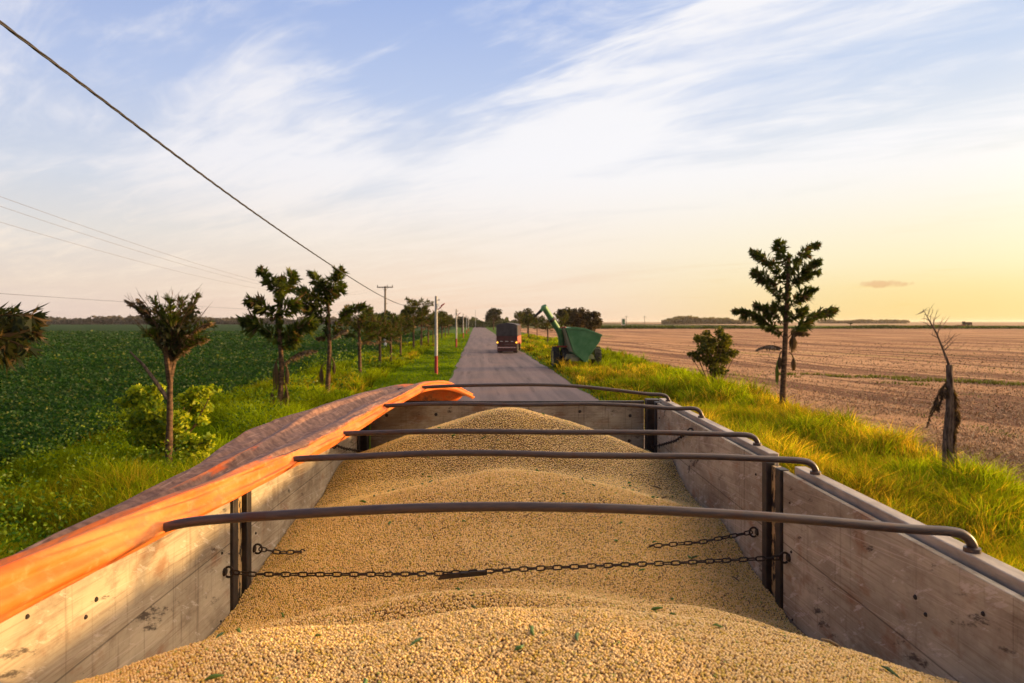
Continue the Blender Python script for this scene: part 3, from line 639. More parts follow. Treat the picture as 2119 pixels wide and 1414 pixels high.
pixel_palm('tall tiered fishtail palm standing alone at the edge of the harvested field', 26.9, (1618, 860), [(1624, 720), (1630, 590), (1631, 535)],
    [((1630, 566), (1607, 500)), ((1634, 566), (1690, 505)), ((1628, 592), (1558, 521), 1.1), ((1634, 596), (1697, 540), 1.2), ((1636, 596), (1694, 562), .9), ((1626, 634), (1560, 562), 1.1), ((1632, 640), (1690, 598), 1.1),
     ((1628, 652), (1600, 630), .9), ((1624, 676), (1566, 632)), ((1622, 700), (1524, 643), 1.15), ((1630, 700), (1730, 640), 1.15), ((1632, 668), (1668, 640), .9)],
    [((1618, 722), (1566, 724)), ((1638, 694), (1671, 690), BROWN)],
    [((1632, 690), (1641, 694), 36, 9), ((1630, 728), (1642, 742), 26, 6), ((1620, 726), (1613, 738), 26, 5), ((1618, 742), (1608, 752), 42, 4, LIME)], .12, None, 0, .27, 1.7)
pixel_palm('fishtail palm with three tiers of fronds and hanging brown clusters beside the grey tarp', 25.6, (578, 872), [(583, 760), (578, 680), (579, 606)],
    [((577, 618), (538, 558), 1.1), ((581, 616), (609, 567), 1.1), ((579, 612), (573, 577), .9), ((576, 665), (513, 622), 1.1), ((581, 655), (616, 628), 1.2), ((575, 705), (502, 664), 1.35), ((582, 706), (654, 668), 1.4), ((582, 725), (612, 706), 1.1)],
    [((584, 758), (654, 726), ((.16, .11, .09), (.30, .22, .18)))],
    [((580, 740), (571, 752), 54, 7), ((583, 752), (594, 762), 34, 5), ((580, 800), (563, 812), 32, 6), ((584, 790), (593, 806), 36, 6)], .115, None, 1, .30, 1.5)
pixel_palm('fishtail palm with a long arching frond on its right, behind the three-tiered palm', 32.9, (677, 826), [(682, 720), (680, 650), (678, 620)],
    [((680, 622), (706, 556), 1.0), ((682, 628), (711, 590), 1.0), ((677, 628), (644, 566), 1.0), ((675, 640), (620, 600), 1.1), ((672, 652), (600, 627), 1.0), ((674, 668), (633, 641), 1.0), ((686, 700), (722, 642), .8), ((712, 652), (757, 634), .9), ((678, 630), (668, 580), 1.0)],
    [((686, 704), (716, 683)), ((676, 700), (655, 700), BROWN)],
    [((680, 745), (665, 762), 34, 5), ((684, 738), (691, 750), 24, 4)], .12, None, 1, .34, 1.4)
# the feathery, half-dry tree close on the left
FE = ((.022, .030, .012), (.07, .06, .03))
rt = pixel_palm('half-dry feathery tree with a snapped side branch, rising from the bright shrub', 16.4, (348, 990), [(351, 880), (352, 790), (354, 735)],
    [((354, 740), (290, 640), .8), ((354, 742), (318, 622), .9), ((355, 742), (352, 622), 1.0), ((355, 742), (378, 622), 1.0), ((356, 745), (412, 610), .9), ((356, 745), (434, 672), .9), ((355, 750), (425, 700), .8), ((353, 745), (300, 690), .9), ((355, 740), (392, 640), 1.1), ((354, 738), (335, 650), 1.1), ((355, 730), (400, 690), 1.1), ((354, 726), (325, 690), 1.1), ((354, 730), (365, 660), 1.1)],
    [((352, 742), (262, 622), ((.07, .05, .04), (.15, .11, .09))), ((352, 745), (285, 618), ((.05, .04, .03), (.12, .09, .07))), ((357, 745), (438, 668), ((.2, .13, .09), (.4, .28, .2))), ((357, 750), (430, 700), ((.15, .10, .06), (.34, .24, .16)))], [], .088, None, 0, .22, 1.15, 'tree', 'feathery_tree', -.25, .12)
bs = np.array([rt.location.x, rt.location.y, 0])
V, T, C = cloud_leaves([(P(x, y, 16.4 + dy), (.26, .3, .26)) for x, y, dy in ((356, 690, .2), (340, 690, -.2), (372, 680, 0), (358, 715, 0), (392, 655, .2))], 500, .12, *FE, .9); mesh_np('crown', V, T, M['leaf'], C, rt, bs)
mb = MB(); mb.tube([P(347, 826, 16.4), P(322, 790, 16.3), P(296, 755, 16.25), P(269, 728, 16.2)], [.055, .045, .035, .02], 7); o_ = mb.build('branch', M['bark_grey'], rt, bs); o_['label'] = 'snapped bare branch'
mb = MB(); mb.tube([P(352, 790, 16.4), P(344, 735, 16.3), P(338, 690, 16.2)], [.08, .06, .03], 7); mb.tube([P(352, 780, 16.4), P(364, 730, 16.5), P(372, 685, 16.6)], [.08, .06, .03], 7); mb.build('branch', M['bark'], rt, bs)
mb = MB()
for (tx, ty) in ((258, 612), (272, 622), (284, 606), (300, 615), (326, 604), (342, 612), (358, 600), (370, 608), (392, 606), (408, 598), (420, 604), (428, 640), (440, 660), (436, 690), (424, 706), (268, 650), (282, 672), (300, 640), (412, 640)):
    p0 = P(354 + rng.normal() * 4, 728 + rng.normal() * 8, 16.4); p2 = P(tx, ty, 16.4 + rng.normal() * .4); p1 = (p0 + p2) / 2 + np.array([0, 0, .10]) + rng.normal(size=3) * .04
    mb.tube([p0, p1, p2], [.018, .011, .004], 4)
    for q in (.45, .6, .72, .85):
        b_ = p1 + (p2 - p1) * (q * 2 - .9) if q > .45 else p1; d_ = (p2 - p1) * .35 + rng.normal(size=3) * .09; mb.tube([b_, b_ + d_], [.006, .002], 3)
mb.build('twig', M['bark'], rt, bs)
# generic palms for the two roadside rows
def generic_palm(seed, hgt, nf, spread, dens, name='fishtail_palm', tall=1.0):
    global rng
    keep = rng; rng = np.random.default_rng(seed)
    root = empty(name, (0, 0, 0)); lean = rng.normal() * .12
    trunk_mb([(0, 0, 0), (lean * .4, 0, hgt * .5), (lean, 0, hgt * .86)], .12, .07).build('trunk', M['bark'], root)
    acc = Acc()
    for i in range(nf):
        a = i * 2.4 + rng.random(); z = hgt * (.52 + .36 * (i / nf)) ; l = spread * (.7 + .5 * rng.random()) * (1.1 - .4 * i / nf)
        b = np.array([lean * z / hgt, 0, z]); t = b + np.array([math.cos(a) * l, math.sin(a) * l, l * (.35 + .75 * i / nf)])
        frond(acc, b, t, .16 * l, int(dens * l), .42, .06, .22, GREEN, 1, .22, .016)
    acc.build('crown', M['leaf'], root)
    for i in range(2):
        a2 = Acc(); a = rng.random() * 6.28; b = np.array([0, 0, hgt * .5]); t = b + np.array([math.cos(a) * spread * .7, math.sin(a) * spread * .7, .05])
        frond(a2, b, t, .3, int(dens * .6), .26, .05, .8, ((.14, .09, .06), (.34, .23, .16)), 1, 0); a2.build('dead_frond', M['leaf'], root)
    rng = keep; return root
protos = [generic_palm(101, 4.6, 11, 1.25, 110), generic_palm(102, 4.2, 12, 1.15, 115), generic_palm(103, 5.4, 13, 1.55, 115)]
grp = 'palms in the two rows along the road'
rowL = [(43, 0, 1.0, .3, 'dark bushy-headed palm on a bare pale trunk, in front of the T-shaped pole'), (51.8, 1, 1.0, 1.4, 'round-headed palm rising just in front of the foot of the T-shaped pole'),
        (58.7, 1, .95, 3.1, 'small palm with a low ragged head, just right of the T-shaped pole'), (66, 0, .95, 4.4, 'palm with browned lower fronds, second to the right of the T-shaped pole'),
        (80, 2, 1.12, 2.2, 'tallest green palm left of the nearest red-footed lamp post'), (91, 2, 1.15, .9, 'tall palm whose crown shows behind the arm of the nearest lamp post'),
        (104, 1, 1.2, .4, 'bushy palm directly behind the nearest red-footed lamp post'), (116, 2, .9, 5.0, 'palm with spread fronds between the nearest and second lamp posts'),
        (130, 0, 1.2, 3.6, 'dark palm just left of the second lamp post'), (146, 1, 1.2, 2.6, 'small distant palm between the second and third lamp posts'), (163, 2, .9, 1.9, 'small distant palm just left of the third lamp post'), (182, 0, 1.2, .7, 'last small palm of the left row near the end of the road')]
rowR = [(96, 2, .85, 1.1, 'short palm behind the auger of the green cart'), (114, 1, 1.05, 2.9, 'low green palm under the spout of the green cart'), (134, 2, .85, 4.1, 'green palm between the covered truck and the spout of the cart'),
        (156, 1, 1.2, 5.5, 'small palm just right of the covered truck'), (190, 2, 1.15, .2, 'palm whose crown shows above the covered truck')]
first = [True] * 3
for side, rows in ((-7.3, rowL), (12.0, rowR)):
    for (Yp, k, s, a, lab) in rows:
        r_ = protos[k] if first[k] else copy_tree(protos[k]); first[k] = False
        r_.location = (roadX(side, Yp), Yp, 0); r_.rotation_euler = (0, 0, a); r_.scale = (s, s, s); tag(r_, lab, 'palm tree', grp)
# the palm whose frond reaches in at the left edge
pb = np.array([roadX(-7.6, 9.6), 9.6, 0]); rt = empty('fishtail_palm', pb, 0, 'near palm at the left edge with one large drooping dark frond in view', 'palm tree', grp)
trunk_mb([pb, pb + [0, 0, 2], pb + [.05, 0, 3.6]], .13, .09).build('trunk', M['bark'], rt, pb)
acc = Acc()
def fan(acc, b, t, n, L, lift):
    frond(acc, b, t, lift, n, L, .045, .25, ((.02, .03, .010), (.05, .05, .02)), 1.0, .25, .02)
Yf = 8.9
for (tx, ty) in ((66, 655), (72, 690), (60, 722), (38, 740), (10, 735), (28, 664), (50, 680), (20, 700)):
    fan(acc, P(-150, 690, 9.4), P(tx + 2, ty - 2, Yf + rng.normal() * .3), 150, .36, .16)
for i in range(6):
    a = 1.9 + i * .7; b = pb + np.array([0, 0, 3.2]); fan(acc, b, b + np.array([math.cos(a) * 1.0, math.sin(a) * 1.2, .2]), 90, .35, .2)
acc.build('crown', M['leaf'], rt, pb)

# ------------------------------------------------------------------ shrubs, broadleaf trees, stump
def bush(name, label, Yb, base_px, blobs, n, size, c1, c2, stems=5, cat='shrub', part='foliage', spray=None):
    base = P(base_px[0], base_px[1], Yb); base[2] = 0; root = empty(name, base, 0, label, cat)
    cs = []; sc = Yb / F
    for (px, py, rx, ry) in blobs:
        c = P(px, py, Yb); c[1] += rng.normal() * .25; cs.append((c, (rx * sc, rx * sc * .8, ry * sc)))
    V, T, C = cloud_leaves(cs, n, size, c1, c2); mesh_np(part, V, T, M['leaf'], C, root, base)
    mb = MB()
    for c, r in cs: mb.tube([base + [rng.normal() * .05, rng.normal() * .05, 0], (base + c) / 2 + rng.normal(size=3) * .06, c], [.035, .022, .01], 5)
    mb.build('stem', M['bark'], root, base)
    return root
Ysh = 17.2
bush('bright_shrub', 'bright yellow-green leafy shrub around the foot of the half-dry feathery tree', Ysh, (345, 985),
    [(280, 812, 22, 12), (300, 826, 26, 16), (258, 834, 22, 10), (318, 808, 14, 10), (322, 850, 28, 20), (296, 862, 26, 14), (390, 826, 22, 12), (412, 812, 22, 11), (436, 808, 14, 9), (400, 848, 26, 16), (372, 868, 30, 18), (330, 890, 30, 20), (300, 905, 26, 16), (390, 905, 24, 14), (424, 918, 24, 12), (446, 905, 12, 10), (410, 938, 30, 16), (380, 962, 34, 18), (330, 940, 30, 20), (428, 966, 22, 14), (350, 975, 34, 16), (420, 870, 14, 8), (272, 880, 14, 8)],
    17000, .11, (.10, .20, .01), (.66, .66, .03))
bush('dark_bush', 'dark loose bush on the tall grass between the green cart and the tiered palm', 34, (1478, 800),
    [(1487, 688, 10, 9), (1494, 702, 14, 12), (1470, 706, 16, 10), (1452, 702, 14, 9), (1478, 722, 20, 14), (1458, 722, 18, 12), (1440, 732, 12, 6), (1430, 734, 8, 5), (1450, 742, 14, 8), (1500, 722, 14, 12), (1512, 712, 9, 9), (1516, 732, 11, 9), (1527, 730, 7, 5), (1494, 742, 16, 11), (1472, 748, 16, 12), (1508, 748, 10, 8), (1480, 766, 18, 12), (1462, 690, 9, 7)],
    3600, .15, (.035, .055, .010), (.22, .20, .02))
def tree(name, label, px, Yb, top_px, half_px, trunk_px, n, size, c1, c2, nb=7, rbase=.25, seed=0, group=None):
    global rng
    keep = rng; rng = np.random.default_rng(900 + seed); sc = Yb / F
    base = np.array([(px - CX) * sc, Yb, 0.]); root = empty(name, base, 0, label, 'tree', group)
    zt = H + (HY - top_px) * sc; zc = H + (HY - trunk_px) * sc; hw = half_px * sc
    cs = []
    for i in range(nb):
        a = i * 2.4; r = hw * (.15 + .62 * (i / nb) ** .7); zz = zc + (zt - zc) * (.35 + .5 * rng.random()) - .25 * (zt - zc) * (r / hw)
        cs.append((base + np.array([math.cos(a) * r, math.sin(a) * r, zz]), (hw * (.24 + .26 * rng.random()), hw * .36, (zt - zc) * (.13 + .14 * rng.random()))))
    cs.append((base + np.array([0, 0, zt - (zt - zc) * .22]), (hw * .34, hw * .34, (zt - zc) * .2)))
    V, T, C = cloud_leaves(cs, n, size, c1, c2, .8); mesh_np('crown', V, T, M['leaf'], C, root, base)
    mb = MB(); mb.tube([base, base + [.1, 0, zc * .6], base + [0, 0, zc + .3 * (zt - zc)]], [rbase, rbase * .8, rbase * .45], 8)
    for c, r in cs[:6]: mb.tube([base + [0, 0, zc * .75], (c + base + [0, 0, zc]) / 2, c], [rbase * .5, rbase * .3, rbase * .12], 5)
    mb.build('trunk', M['bark'], root, base); rng = keep; return root
DK = ((.022, .028, .010), (.06, .055, .018)); DG = ((.020, .034, .012), (.05, .065, .018))
tree('roadside_tree', 'spreading dark tree beyond the covered truck at the far end of the road', 1021, 300, 637, 21, 668, 2200, .75, *DK, nb=8, seed=1)
tree('roadside_tree', 'loose-crowned tree behind the spout of the green cart', 1092, 205, 638, 28, 672, 2200, .55, *DK, nb=8, seed=2)
tree('roadside_tree', 'dense wide tree standing left of the others behind the green cart', 1176, 150, 635, 28, 686, 3000, .5, *DK, nb=9, seed=3)
tree('roadside_tree', 'middle brownish tree of the clump behind the green cart', 1203, 142, 637, 25, 684, 2600, .48, (.03, .028, .012), (.11, .07, .025), nb=8, seed=4)
tree('roadside_tree', 'rightmost tree of the clump behind the green cart, with ragged top', 1229, 132, 644, 21, 684, 2200, .45, (.03, .03, .012), (.10, .07, .025), nb=8, seed=5)
tree('field_tree', 'round dark tree behind the T-shaped pole', 797, 170, 643, 30, 682, 3000, .55, *DG, nb=9, seed=6)
tree('field_tree', 'broad dark tree left of the tallest green palm', 838, 160, 641, 32, 682, 3000, .5, *DG, nb=9, seed=7)
tree('field_tree', 'low dark tree left of the T-shaped pole', 756, 190, 652, 26, 682, 2000, .5, *DG, nb=7, seed=8)
tree('field_tree', 'round dark tree behind the nearest red-footed lamp post', 914, 185, 643, 30, 682, 2600, .55, *DG, nb=8, seed=9)
tree('field_tree', 'small dark tree among the far palms right of the second lamp post', 956, 250, 655, 12, 674, 1200, .6, *DG, nb=6, seed=10)
# dead palm stump with hanging dry fronds and a bare twig on top
Yd = 14.6; base = P(1966, 1010, Yd); base[2] = 0
st = empty('dead_palm_stump', base, 0, 'broken dead palm trunk with dry hanging fronds and a bare twig on top', 'dead tree')
mb = MB(); mb.tube([base, P(1962, 900, Yd), P(1966, 850, Yd), P(1966, 790, Yd), P(1964, 755, Yd)], [.105, .10, .085, .07, .062], 9)
mb.tube([P(1974, 1000, Yd), P(1972, 910, Yd), P(1974, 850, Yd), P(1972, 820, Yd)], [.07, .07, .06, .035], 7); mb.tube([P(1956, 1000, Yd - .05), P(1955, 950, Yd - .05), P(1954, 912, Yd - .05)], [.05, .05, .035], 7)
mb.build('trunk', M['bark_grey'], st, base)
for pts in (((1960, 790), (1918, 885), .30), ((1970, 800), (1984, 880), .35), ((1978, 860), (1974, 935), .22), ((1968, 930), (1984, 1000), .2), ((1965, 800), (1940, 850), .2)):
    a2 = Acc(); frond(a2, P(*pts[0], Yd), P(*pts[1], Yd - .1), pts[2], 130, .17, .022, .95, ((.04, .026, .02), (.12, .08, .055)), 1, .3, .015); a2.build('dead_frond', M['leaf'], st, base)
mb = MB()
mainp = [P(1964, 757, Yd), P(1950, 720, Yd), P(1938, 690, Yd), P(1922, 662, Yd), P(1910, 640, Yd)]
mb.tube(mainp, [.03, .022, .017, .012, .005], 6)
for (a, b) in (((1950, 720), (1976, 692)), ((1946, 712), (1968, 698)), ((1940, 695), (1952, 655)), ((1938, 690), (1962, 660)), ((1930, 676), (1940, 640)), ((1926, 668), (1932, 640)), ((1924, 665), (1906, 660)), ((1932, 680), (1902, 664)), ((1942, 700), (1924, 690)), ((1952, 726), (1980, 700)), ((1918, 655), (1923, 636)), ((1912, 645), (1894, 652)), ((1936, 686), (1930, 655)), ((1955, 734), (1965, 715))):
    pa, pb_ = P(*a, Yd), P(*b, Yd + rng.normal() * .15); m_ = (pa + pb_) / 2 + rng.normal(size=3) * .02; mb.tube([pa, m_, pb_], [.009, .006, .002], 4)
    for k in range(2):
        q = pa + (pb_ - pa) * (.4 + .3 * k); mb.tube([q, q + rng.normal(size=3) * [.1, .05, .05] + [0, 0, .12]], [.004, .0015], 4)
mb.build('twig', M['bark_grey'], st, base)

def smooth_path(pts, n=10):
    pts = [np.asarray(p, float) for p in pts]; q = [pts[0]] + pts + [pts[-1]]; out = []
    for i in range(1, len(q) - 2):
        for s in np.linspace(0, 1, n, endpoint=False):
            a, b, c, d = q[i - 1], q[i], q[i + 1], q[i + 2]
            out.append(.5 * ((2 * b) + (-a + c) * s + (2 * a - 5 * b + 4 * c - d) * s ** 2 + (-a + 3 * b - 3 * c + d) * s ** 3))
    out.append(pts[-1]); return out
# ------------------------------------------------------------------ poles and wires
def lamp_post():
    r = empty('lamp_post', (0, 0, 0))
    MB().lathe([(.001, 1.28), (.115, 1.28), (.092, 5.5), (.001, 5.5)], (0, 0, 0), (0, 0, 1), 14).build('post', M['pole'], r)
    MB().lathe([(.001, 0), (.124, 0), (.118, 1.3), (.001, 1.3)], (0, 0, 0), (0, 0, 1), 14).build('painted_foot', M['pole_red'], r)
    mb = MB(); mb.tube([(.08, 0, 4.55), (.22, 0, 4.62), (.42, 0, 4.82)], .035, 8); mb.build('bracket', M['lamp_red'], r)
    mb = MB(); mb.prism([(.30, -.10, 4.72), (.58, -.09, 4.92), (.60, -.09, 5.02), (.34, -.10, 4.86)], (0, .2, 0)); mb.build('lamp_head', M['lamp_red'], r, bevel=.015)
    mb = MB(); mb.tube([(.09, 0, 5.2), (.19, 0, 5.22)], .012, 6); mb.lathe([(.001, 0), (.035, .0), (.045, .05), (.03, .1), (.001, .1)], (.2, 0, 5.18), (0, 0, 1), 10); mb.build('insulator', M['wire'], r)
    return r
lp = lamp_post()
LP = [(48, 'nearest lamp post with a red painted foot and red lamp arm'), (97, 'second lamp post along the left edge of the road'), (150, 'third lamp post along the left edge of the road'), (203, 'fourth, small lamp post near the far end of the road'), (256, 'farthest tiny lamp post at the end of the road')]
for i, (Yp, lab) in enumerate(LP):
    r_ = lp if i == 0 else copy_tree(lp); r_.location = (roadX(-2.8, Yp), Yp, 0); tag(r_, lab, 'lamp post', 'lamp posts along the left edge of the road')
tp = np.array([roadX(-11.4, 85.7), 85.7, 0.]); r = empty('utility_pole', tp, 0, 'T-shaped timber power pole with a white painted foot among the palms', 'power pole', 'timber power poles')
MB().lathe([(.001, 0), (.16, 0), (.11, 8.15), (.001, 8.15)], (0, 0, 0), (0, 0, 1), 12).build('pole', M['pole_wood'], r)
MB().lathe([(.001, 0), (.17, 0), (.165, 1.6), (.001, 1.6)], (0, 0, 0), (0, 0, 1), 12).build('painted_foot', M['white_paint'], r)
MB().box(-1.0, 1.0, -.19, -.07, 7.95, 8.08).build('crossarm', M['pole_wood'], r, bevel=.01)
for sx_ in (-1, 1):
    MB().tube([(sx_ * .38, -.13, 7.95), (0, -.12, 7.55)], .02, 6).build('brace', M['wire'], r)
for q in (-.93, .3, .93):
    MB().lathe([(.001, 0), (.03, 0), (.055, .08), (.035, .16), (.06, .2), (.001, .26)], (q, -.13, 8.06), (0, 0, 1), 10).build('insulator', M['wire'], r)
MB().tube([(.1, 0, 6.0), (.3, 0, 5.98)], .025, 6).build('step', M['wire'], r)
t2 = copy_tree(r); t2.location = (roadX(-11.4, -4), -4, 0); tag(t2, 'T-shaped timber power pole standing beside the trailer, out of view', 'power pole')
l2 = copy_tree(lp); l2.location = (roadX(-2.8, -3), -3, 0); l2.scale = (1, 1, 1.14); tag(l2, 'lamp post beside the trailer carrying the near end of the twisted cable', 'lamp post')
def hang(p, q, sag, n=60):
    p, q = np.asarray(p, float), np.asarray(q, float); return [p + (q - p) * s - np.array([0, 0, sag * 4 * s * (1 - s)]) for s in np.linspace(0, 1, n)]
A = np.array([roadX(-2.8, -3), -3, 5.45]); B = np.array([roadX(-2.8, 48), 47.9, 5.15])
cp = smooth_path([(roadX(-2.8, y_), y_, z_) for y_, z_ in ((-3, 6.12), (.5, 5.78), (4.04, 5.46), (8.31, 5.1), (14, 4.75), (20, 4.47), (25.9, 4.34), (32, 4.42), (38.5, 4.65), (44, 4.93), (47.9, 5.15))], 52); mb = MB(); up = np.array([0, 0, 1.])
for k in range(3):
    pts = []
    for i, p in enumerate(cp):
        an = i * .098 / .42 * 2 * math.pi * .5 + k * 2.094 ; pts.append(p + np.array([math.cos(an), 0, math.sin(an)]) * .0062)
    mb.tube(pts, .0058, 5)
tag(mb.build('twisted_cable', M['wire']), 'thick twisted cable sagging across the sky to the nearest lamp post', 'cable')
for i in range(4):
    a = np.array([roadX(-2.8, LP[i][0]), LP[i][0], 5.15]); b = np.array([roadX(-2.8, LP[i + 1][0]), LP[i + 1][0], 5.15])
    mb = MB().tube(hang(a, b, .9, 24), .014, 5); tag(mb.build('lamp_cable', M['wire']), ['sagging cable between the nearest and second lamp posts', 'sagging cable between the second and third lamp posts', 'sagging cable between the third and fourth lamp posts', 'sagging cable between the fourth and farthest lamp posts'][i], 'cable', 'cables between the lamp posts')
for q, lab in ((-.93, 'outer thin power wire running to the left arm of the T-shaped pole'), (.3, 'middle thin power wire running to the T-shaped pole'), (.93, 'inner thin power wire running to the right arm of the T-shaped pole')):
    a = np.array([t2.location.x + q, -4, 8.25]); b = np.array([tp[0] + q, 85.6, 8.3]); tag(MB().tube(hang(a, b, 2.7), .0038, 5).build('power_wire', M['pole_wood']), lab, 'wire', 'power wires of the T-shaped pole')
for (yy, i) in ((8, 0), (190, 1)):
    r_ = copy_tree(r); r_.location = (-37 - .055 * yy, yy, 0); tag(r_, ['power pole in the crop out of view at left', 'power pole hidden behind the round dark trees'][i], 'power pole'); r_.scale = (1, 1, .75)
tag(MB().tube(hang((-37.5, 8, 6.35), (-47.5, 190, 6.35), .6), .014, 5).build('power_wire', M['wire']), 'single low wire crossing over the green crop at the left', 'wire')

# ------------------------------------------------------------------ the trailer in the foreground
T3 = lambda x, y, z: (x * math.cos(TY) - y * math.sin(TY), x * math.sin(TY) + y * math.cos(TY), z)
WT = 3.05; W2 = 1.2; Z0 = 1.25; YB = -2.2; YE = 5.75
trl = empty('grain_trailer', (0, 0, 0), TY, 'open wooden-sided grain trailer with pipe roof bows, loaded with soybeans', 'trailer')
def panel(x_in, side, y0, y1, name='side_panel', mt='wood', knots=(), lab=None):
    mb = MB(); a, b = (x_in, x_in + side * .022); mb.box(min(a, b), max(a, b), y0, y1, Z0, WT)
    for (ky, kz, kr) in knots:
        mb.lathe([(.001, .006), (kr * .7, .005), (kr, .0), (kr, -.004)], (x_in, ky, kz), (-side, 0, 0), 10, 1)
    return mb.build(name, [M[mt], M['groove']], trl, bevel=.003)
def kn(y0, y1, n, sd):
    r_ = random.Random(sd); out = []
    k = int((y1 - y0) / .8)
    for i in range(k):
        for z in (WT - .10, WT - .34, WT - .60): out.append((y0 + .09 + i * (y1 - y0 - .18) / max(1, k - 1) + r_.uniform(-.02, .02), z + r_.uniform(-.02, .02), r_.uniform(.005, .009)))
    return out
for side in (-1, 1):
    x = side * W2
    panel(x, side, YB, 2.965, knots=kn(.5, 2.965, 8, side) + [(2.0, WT - .16, .008), (1.95, WT - .19, .007)]); panel(x, side, 3.185, 5.46, knots=kn(3.185, 5.46, 6, side + 5))
    # hinge post: two angle irons with the flaking post between them
    for (a, b) in ((2.968, 3.025), (3.125, 3.182)):
        MB().box(min(x - side * .012, x + side * .03), max(x - side * .012, x + side * .03), a, b, Z0, WT + .004).build('post_edge', M['black_steel'], trl, bevel=.004)
    MB().box(min(x + side * .012, x + side * .05), max(x + side * .012, x + side * .05), 3.026, 3.124, Z0, WT - .01).build('post', M['flaky'], trl)
    MB().box(min(x - side * .012, x + side * .04), max(x - side * .012, x + side * .04), 5.463, 5.53, Z0, WT + .004).build('post_edge', M['black_steel'], trl, bevel=.004)
    MB().box(min(x + side * .012, x + side * .05), max(x + side * .012, x + side * .05), 5.531, 5.62, Z0, WT - .01).build('post', M['flaky'], trl)
    MB().box(min(x - side * .05, x + side * .06), max(x - side * .05, x + side * .06), 5.621, 5.72, Z0, WT + .008).build('corner_post', M['black_steel'], trl, bevel=.006)
    for (a, b) in ((YB, 2.93), (3.22, 5.55)):
        a0, a1 = x + side * .023, x + side * .034; MB().box(min(a0, a1), max(a0, a1), a, b, WT - .5, WT - .012).build('rail_groove', M['groove'], trl)
        a0, a1 = x + side * .035, x + side * .085
        mb = MB().box(min(a0, a1), max(a0, a1), a, b, WT - .10, WT + .028); mb.build('top_rail', M['rail'], trl, bevel=.004)
        a0, a1 = x + side * .036, x + side * .08; MB().box(min(a0, a1), max(a0, a1), a, b, Z0, WT - .104).build('outer_board', M['truck_side'], trl)
mb = MB().box(-W2 + .052, W2 - .052, 5.72, 5.75, Z0, WT - .03)
for kx in np.linspace(-1.0, 1.0, 6):
    for kz in (WT - .12, WT - .34): mb.lathe([(.001, .006), (.010, .005), (.014, 0), (.014, -.004)], (kx + random.uniform(-.03, .03), 5.72, kz + random.uniform(-.02, .02)), (0, -1, 0), 10, 1)
mb.build('tailgate', [M['wood_dark'], M['groove']], trl, bevel=.003)
MB().box(-W2 + .052, W2 - .052, 5.715, 5.757, WT - .029, WT - .015).build('tailgate_rail', M['black_steel'], trl, bevel=.002)
MB().box(-W2 - .02, W2 + .02, YB - .03, YB - .001, Z0, WT).build('headboard', M['wood'], trl)
MB().box(-1.24, 1.24, YB, YE, Z0 - .1, Z0 - .003).build('floor', M['chassis'], trl)
mb = MB()
for sx_ in (-.45, .45): mb.box(sx_ - .06, sx_ + .06, YB, YE + .1, .75, Z0 - .103)
mb.build('chassis', M['chassis'], trl)
def tyre(c, r, wd, axis, name, parent, off=None, lug=0):
    mb = MB(); hw = wd / 2
    mb.lathe([(r * .58, -hw * .8), (r * .8, -hw), (r * .96, -hw * .9), (r, -hw * .6), (r, hw * .6), (r * .96, hw * .9), (r * .8, hw), (r * .58, hw * .8)], c, axis, 32)
    if lug:
        a = Vector(axis).normalized(); u = a.orthogonal().normalized(); v = a.cross(u); c_ = Vector(c)
        for i in range(lug):
            for s in (-1, 1):
                t0 = 2 * math.pi * (i + (.25 if s > 0 else 0)) / lug; pts = []
                for (tt, xx) in ((t0, .02), (t0 + .10, .02), (t0 + .26, .98), (t0 + .16, .98)):
                    for rr in (r * .97, r * 1.05): pts.append(c_ + a * (s * hw * xx) + (u * math.cos(tt) + v * math.sin(tt)) * rr)
                q = [0, 2, 4, 6, 1, 3, 5, 7]; mb.hexa([pts[k] for k in q[:4]], [pts[k] for k in q[4:]])
    w_ = mb.build(name, M['rubber'], parent, off)
    MB().lathe([(.001, -hw * .3), (r * .3, -hw * .3), (r * .5, -hw * .75), (r * .585, -hw * .8), (r * .585, hw * .8), (r * .5, hw * .75), (r * .3, hw * .3), (.001, hw * .3)], c, axis, 24).build('rim', M['rim'], w_, None if off is None else off)
    if off is not None:
        pass
    return w_
for yy in (2.6, 3.9):
    for sx_ in (-1, 1): tyre((sx_ * .98, yy, .52), .52, .5, (1, 0, 0), 'wheel', trl)
# roof bows
bows = [(1.84, .150, .082, 0.0), (2.78, .112, .082, .004), (3.43, .098, .080, .002), (4.42, .118, .088, .006), (5.33, .160, .080, .003)]
def bow(d, hc, he, wv):
    xr = W2 + .058; pts = [(-xr, d, WT - .10), (-xr, d, WT - .01), (-xr + .09, d, WT + .025), (-xr + .17, d, WT + he * .48), (-xr + .27, d, WT + he * .85)]
    for t in np.linspace(-.70, .87, 8): pts.append((t * (xr - .06) * 1.03, d + .006 * math.sin(t * 5 + d), WT + he + (hc - he) * (1 - (abs(t) / .93) ** 2.0) + wv * math.sin(t * 7 + d)))
    pts += [(xr - .060, d, WT + he), (xr - .018, d, WT + he * .84), (xr, d, WT + .045), (xr, d, WT + .029)]
    mb = MB().tube(smooth_path(pts, 7), .0132, 12)
    mb.lathe([(.014, .012), (.021, .010), (.022, 0), (.022, -.01)], (xr, d, WT + .029), (0, 0, 1), 12)
    return mb.build('roof_bow', M['bow'], trl)
for b in bows: bow(*b)
bow(.2, .17, .105, 0); bow(-1.4, .17, .105, 0)
mb = MB().tube(smooth_path([(-1.292, 1.62, 2.75), (-1.292, 1.62, 3.0), (-1.31, 1.63, 3.055), (-1.345, 1.64, 3.075), (-1.38, 1.65, 3.05), (-1.39, 1.65, 2.95), (-1.39, 1.65, 2.9)], 6), .008, 8); mb.build('tarp_hook', M['chain'], trl)

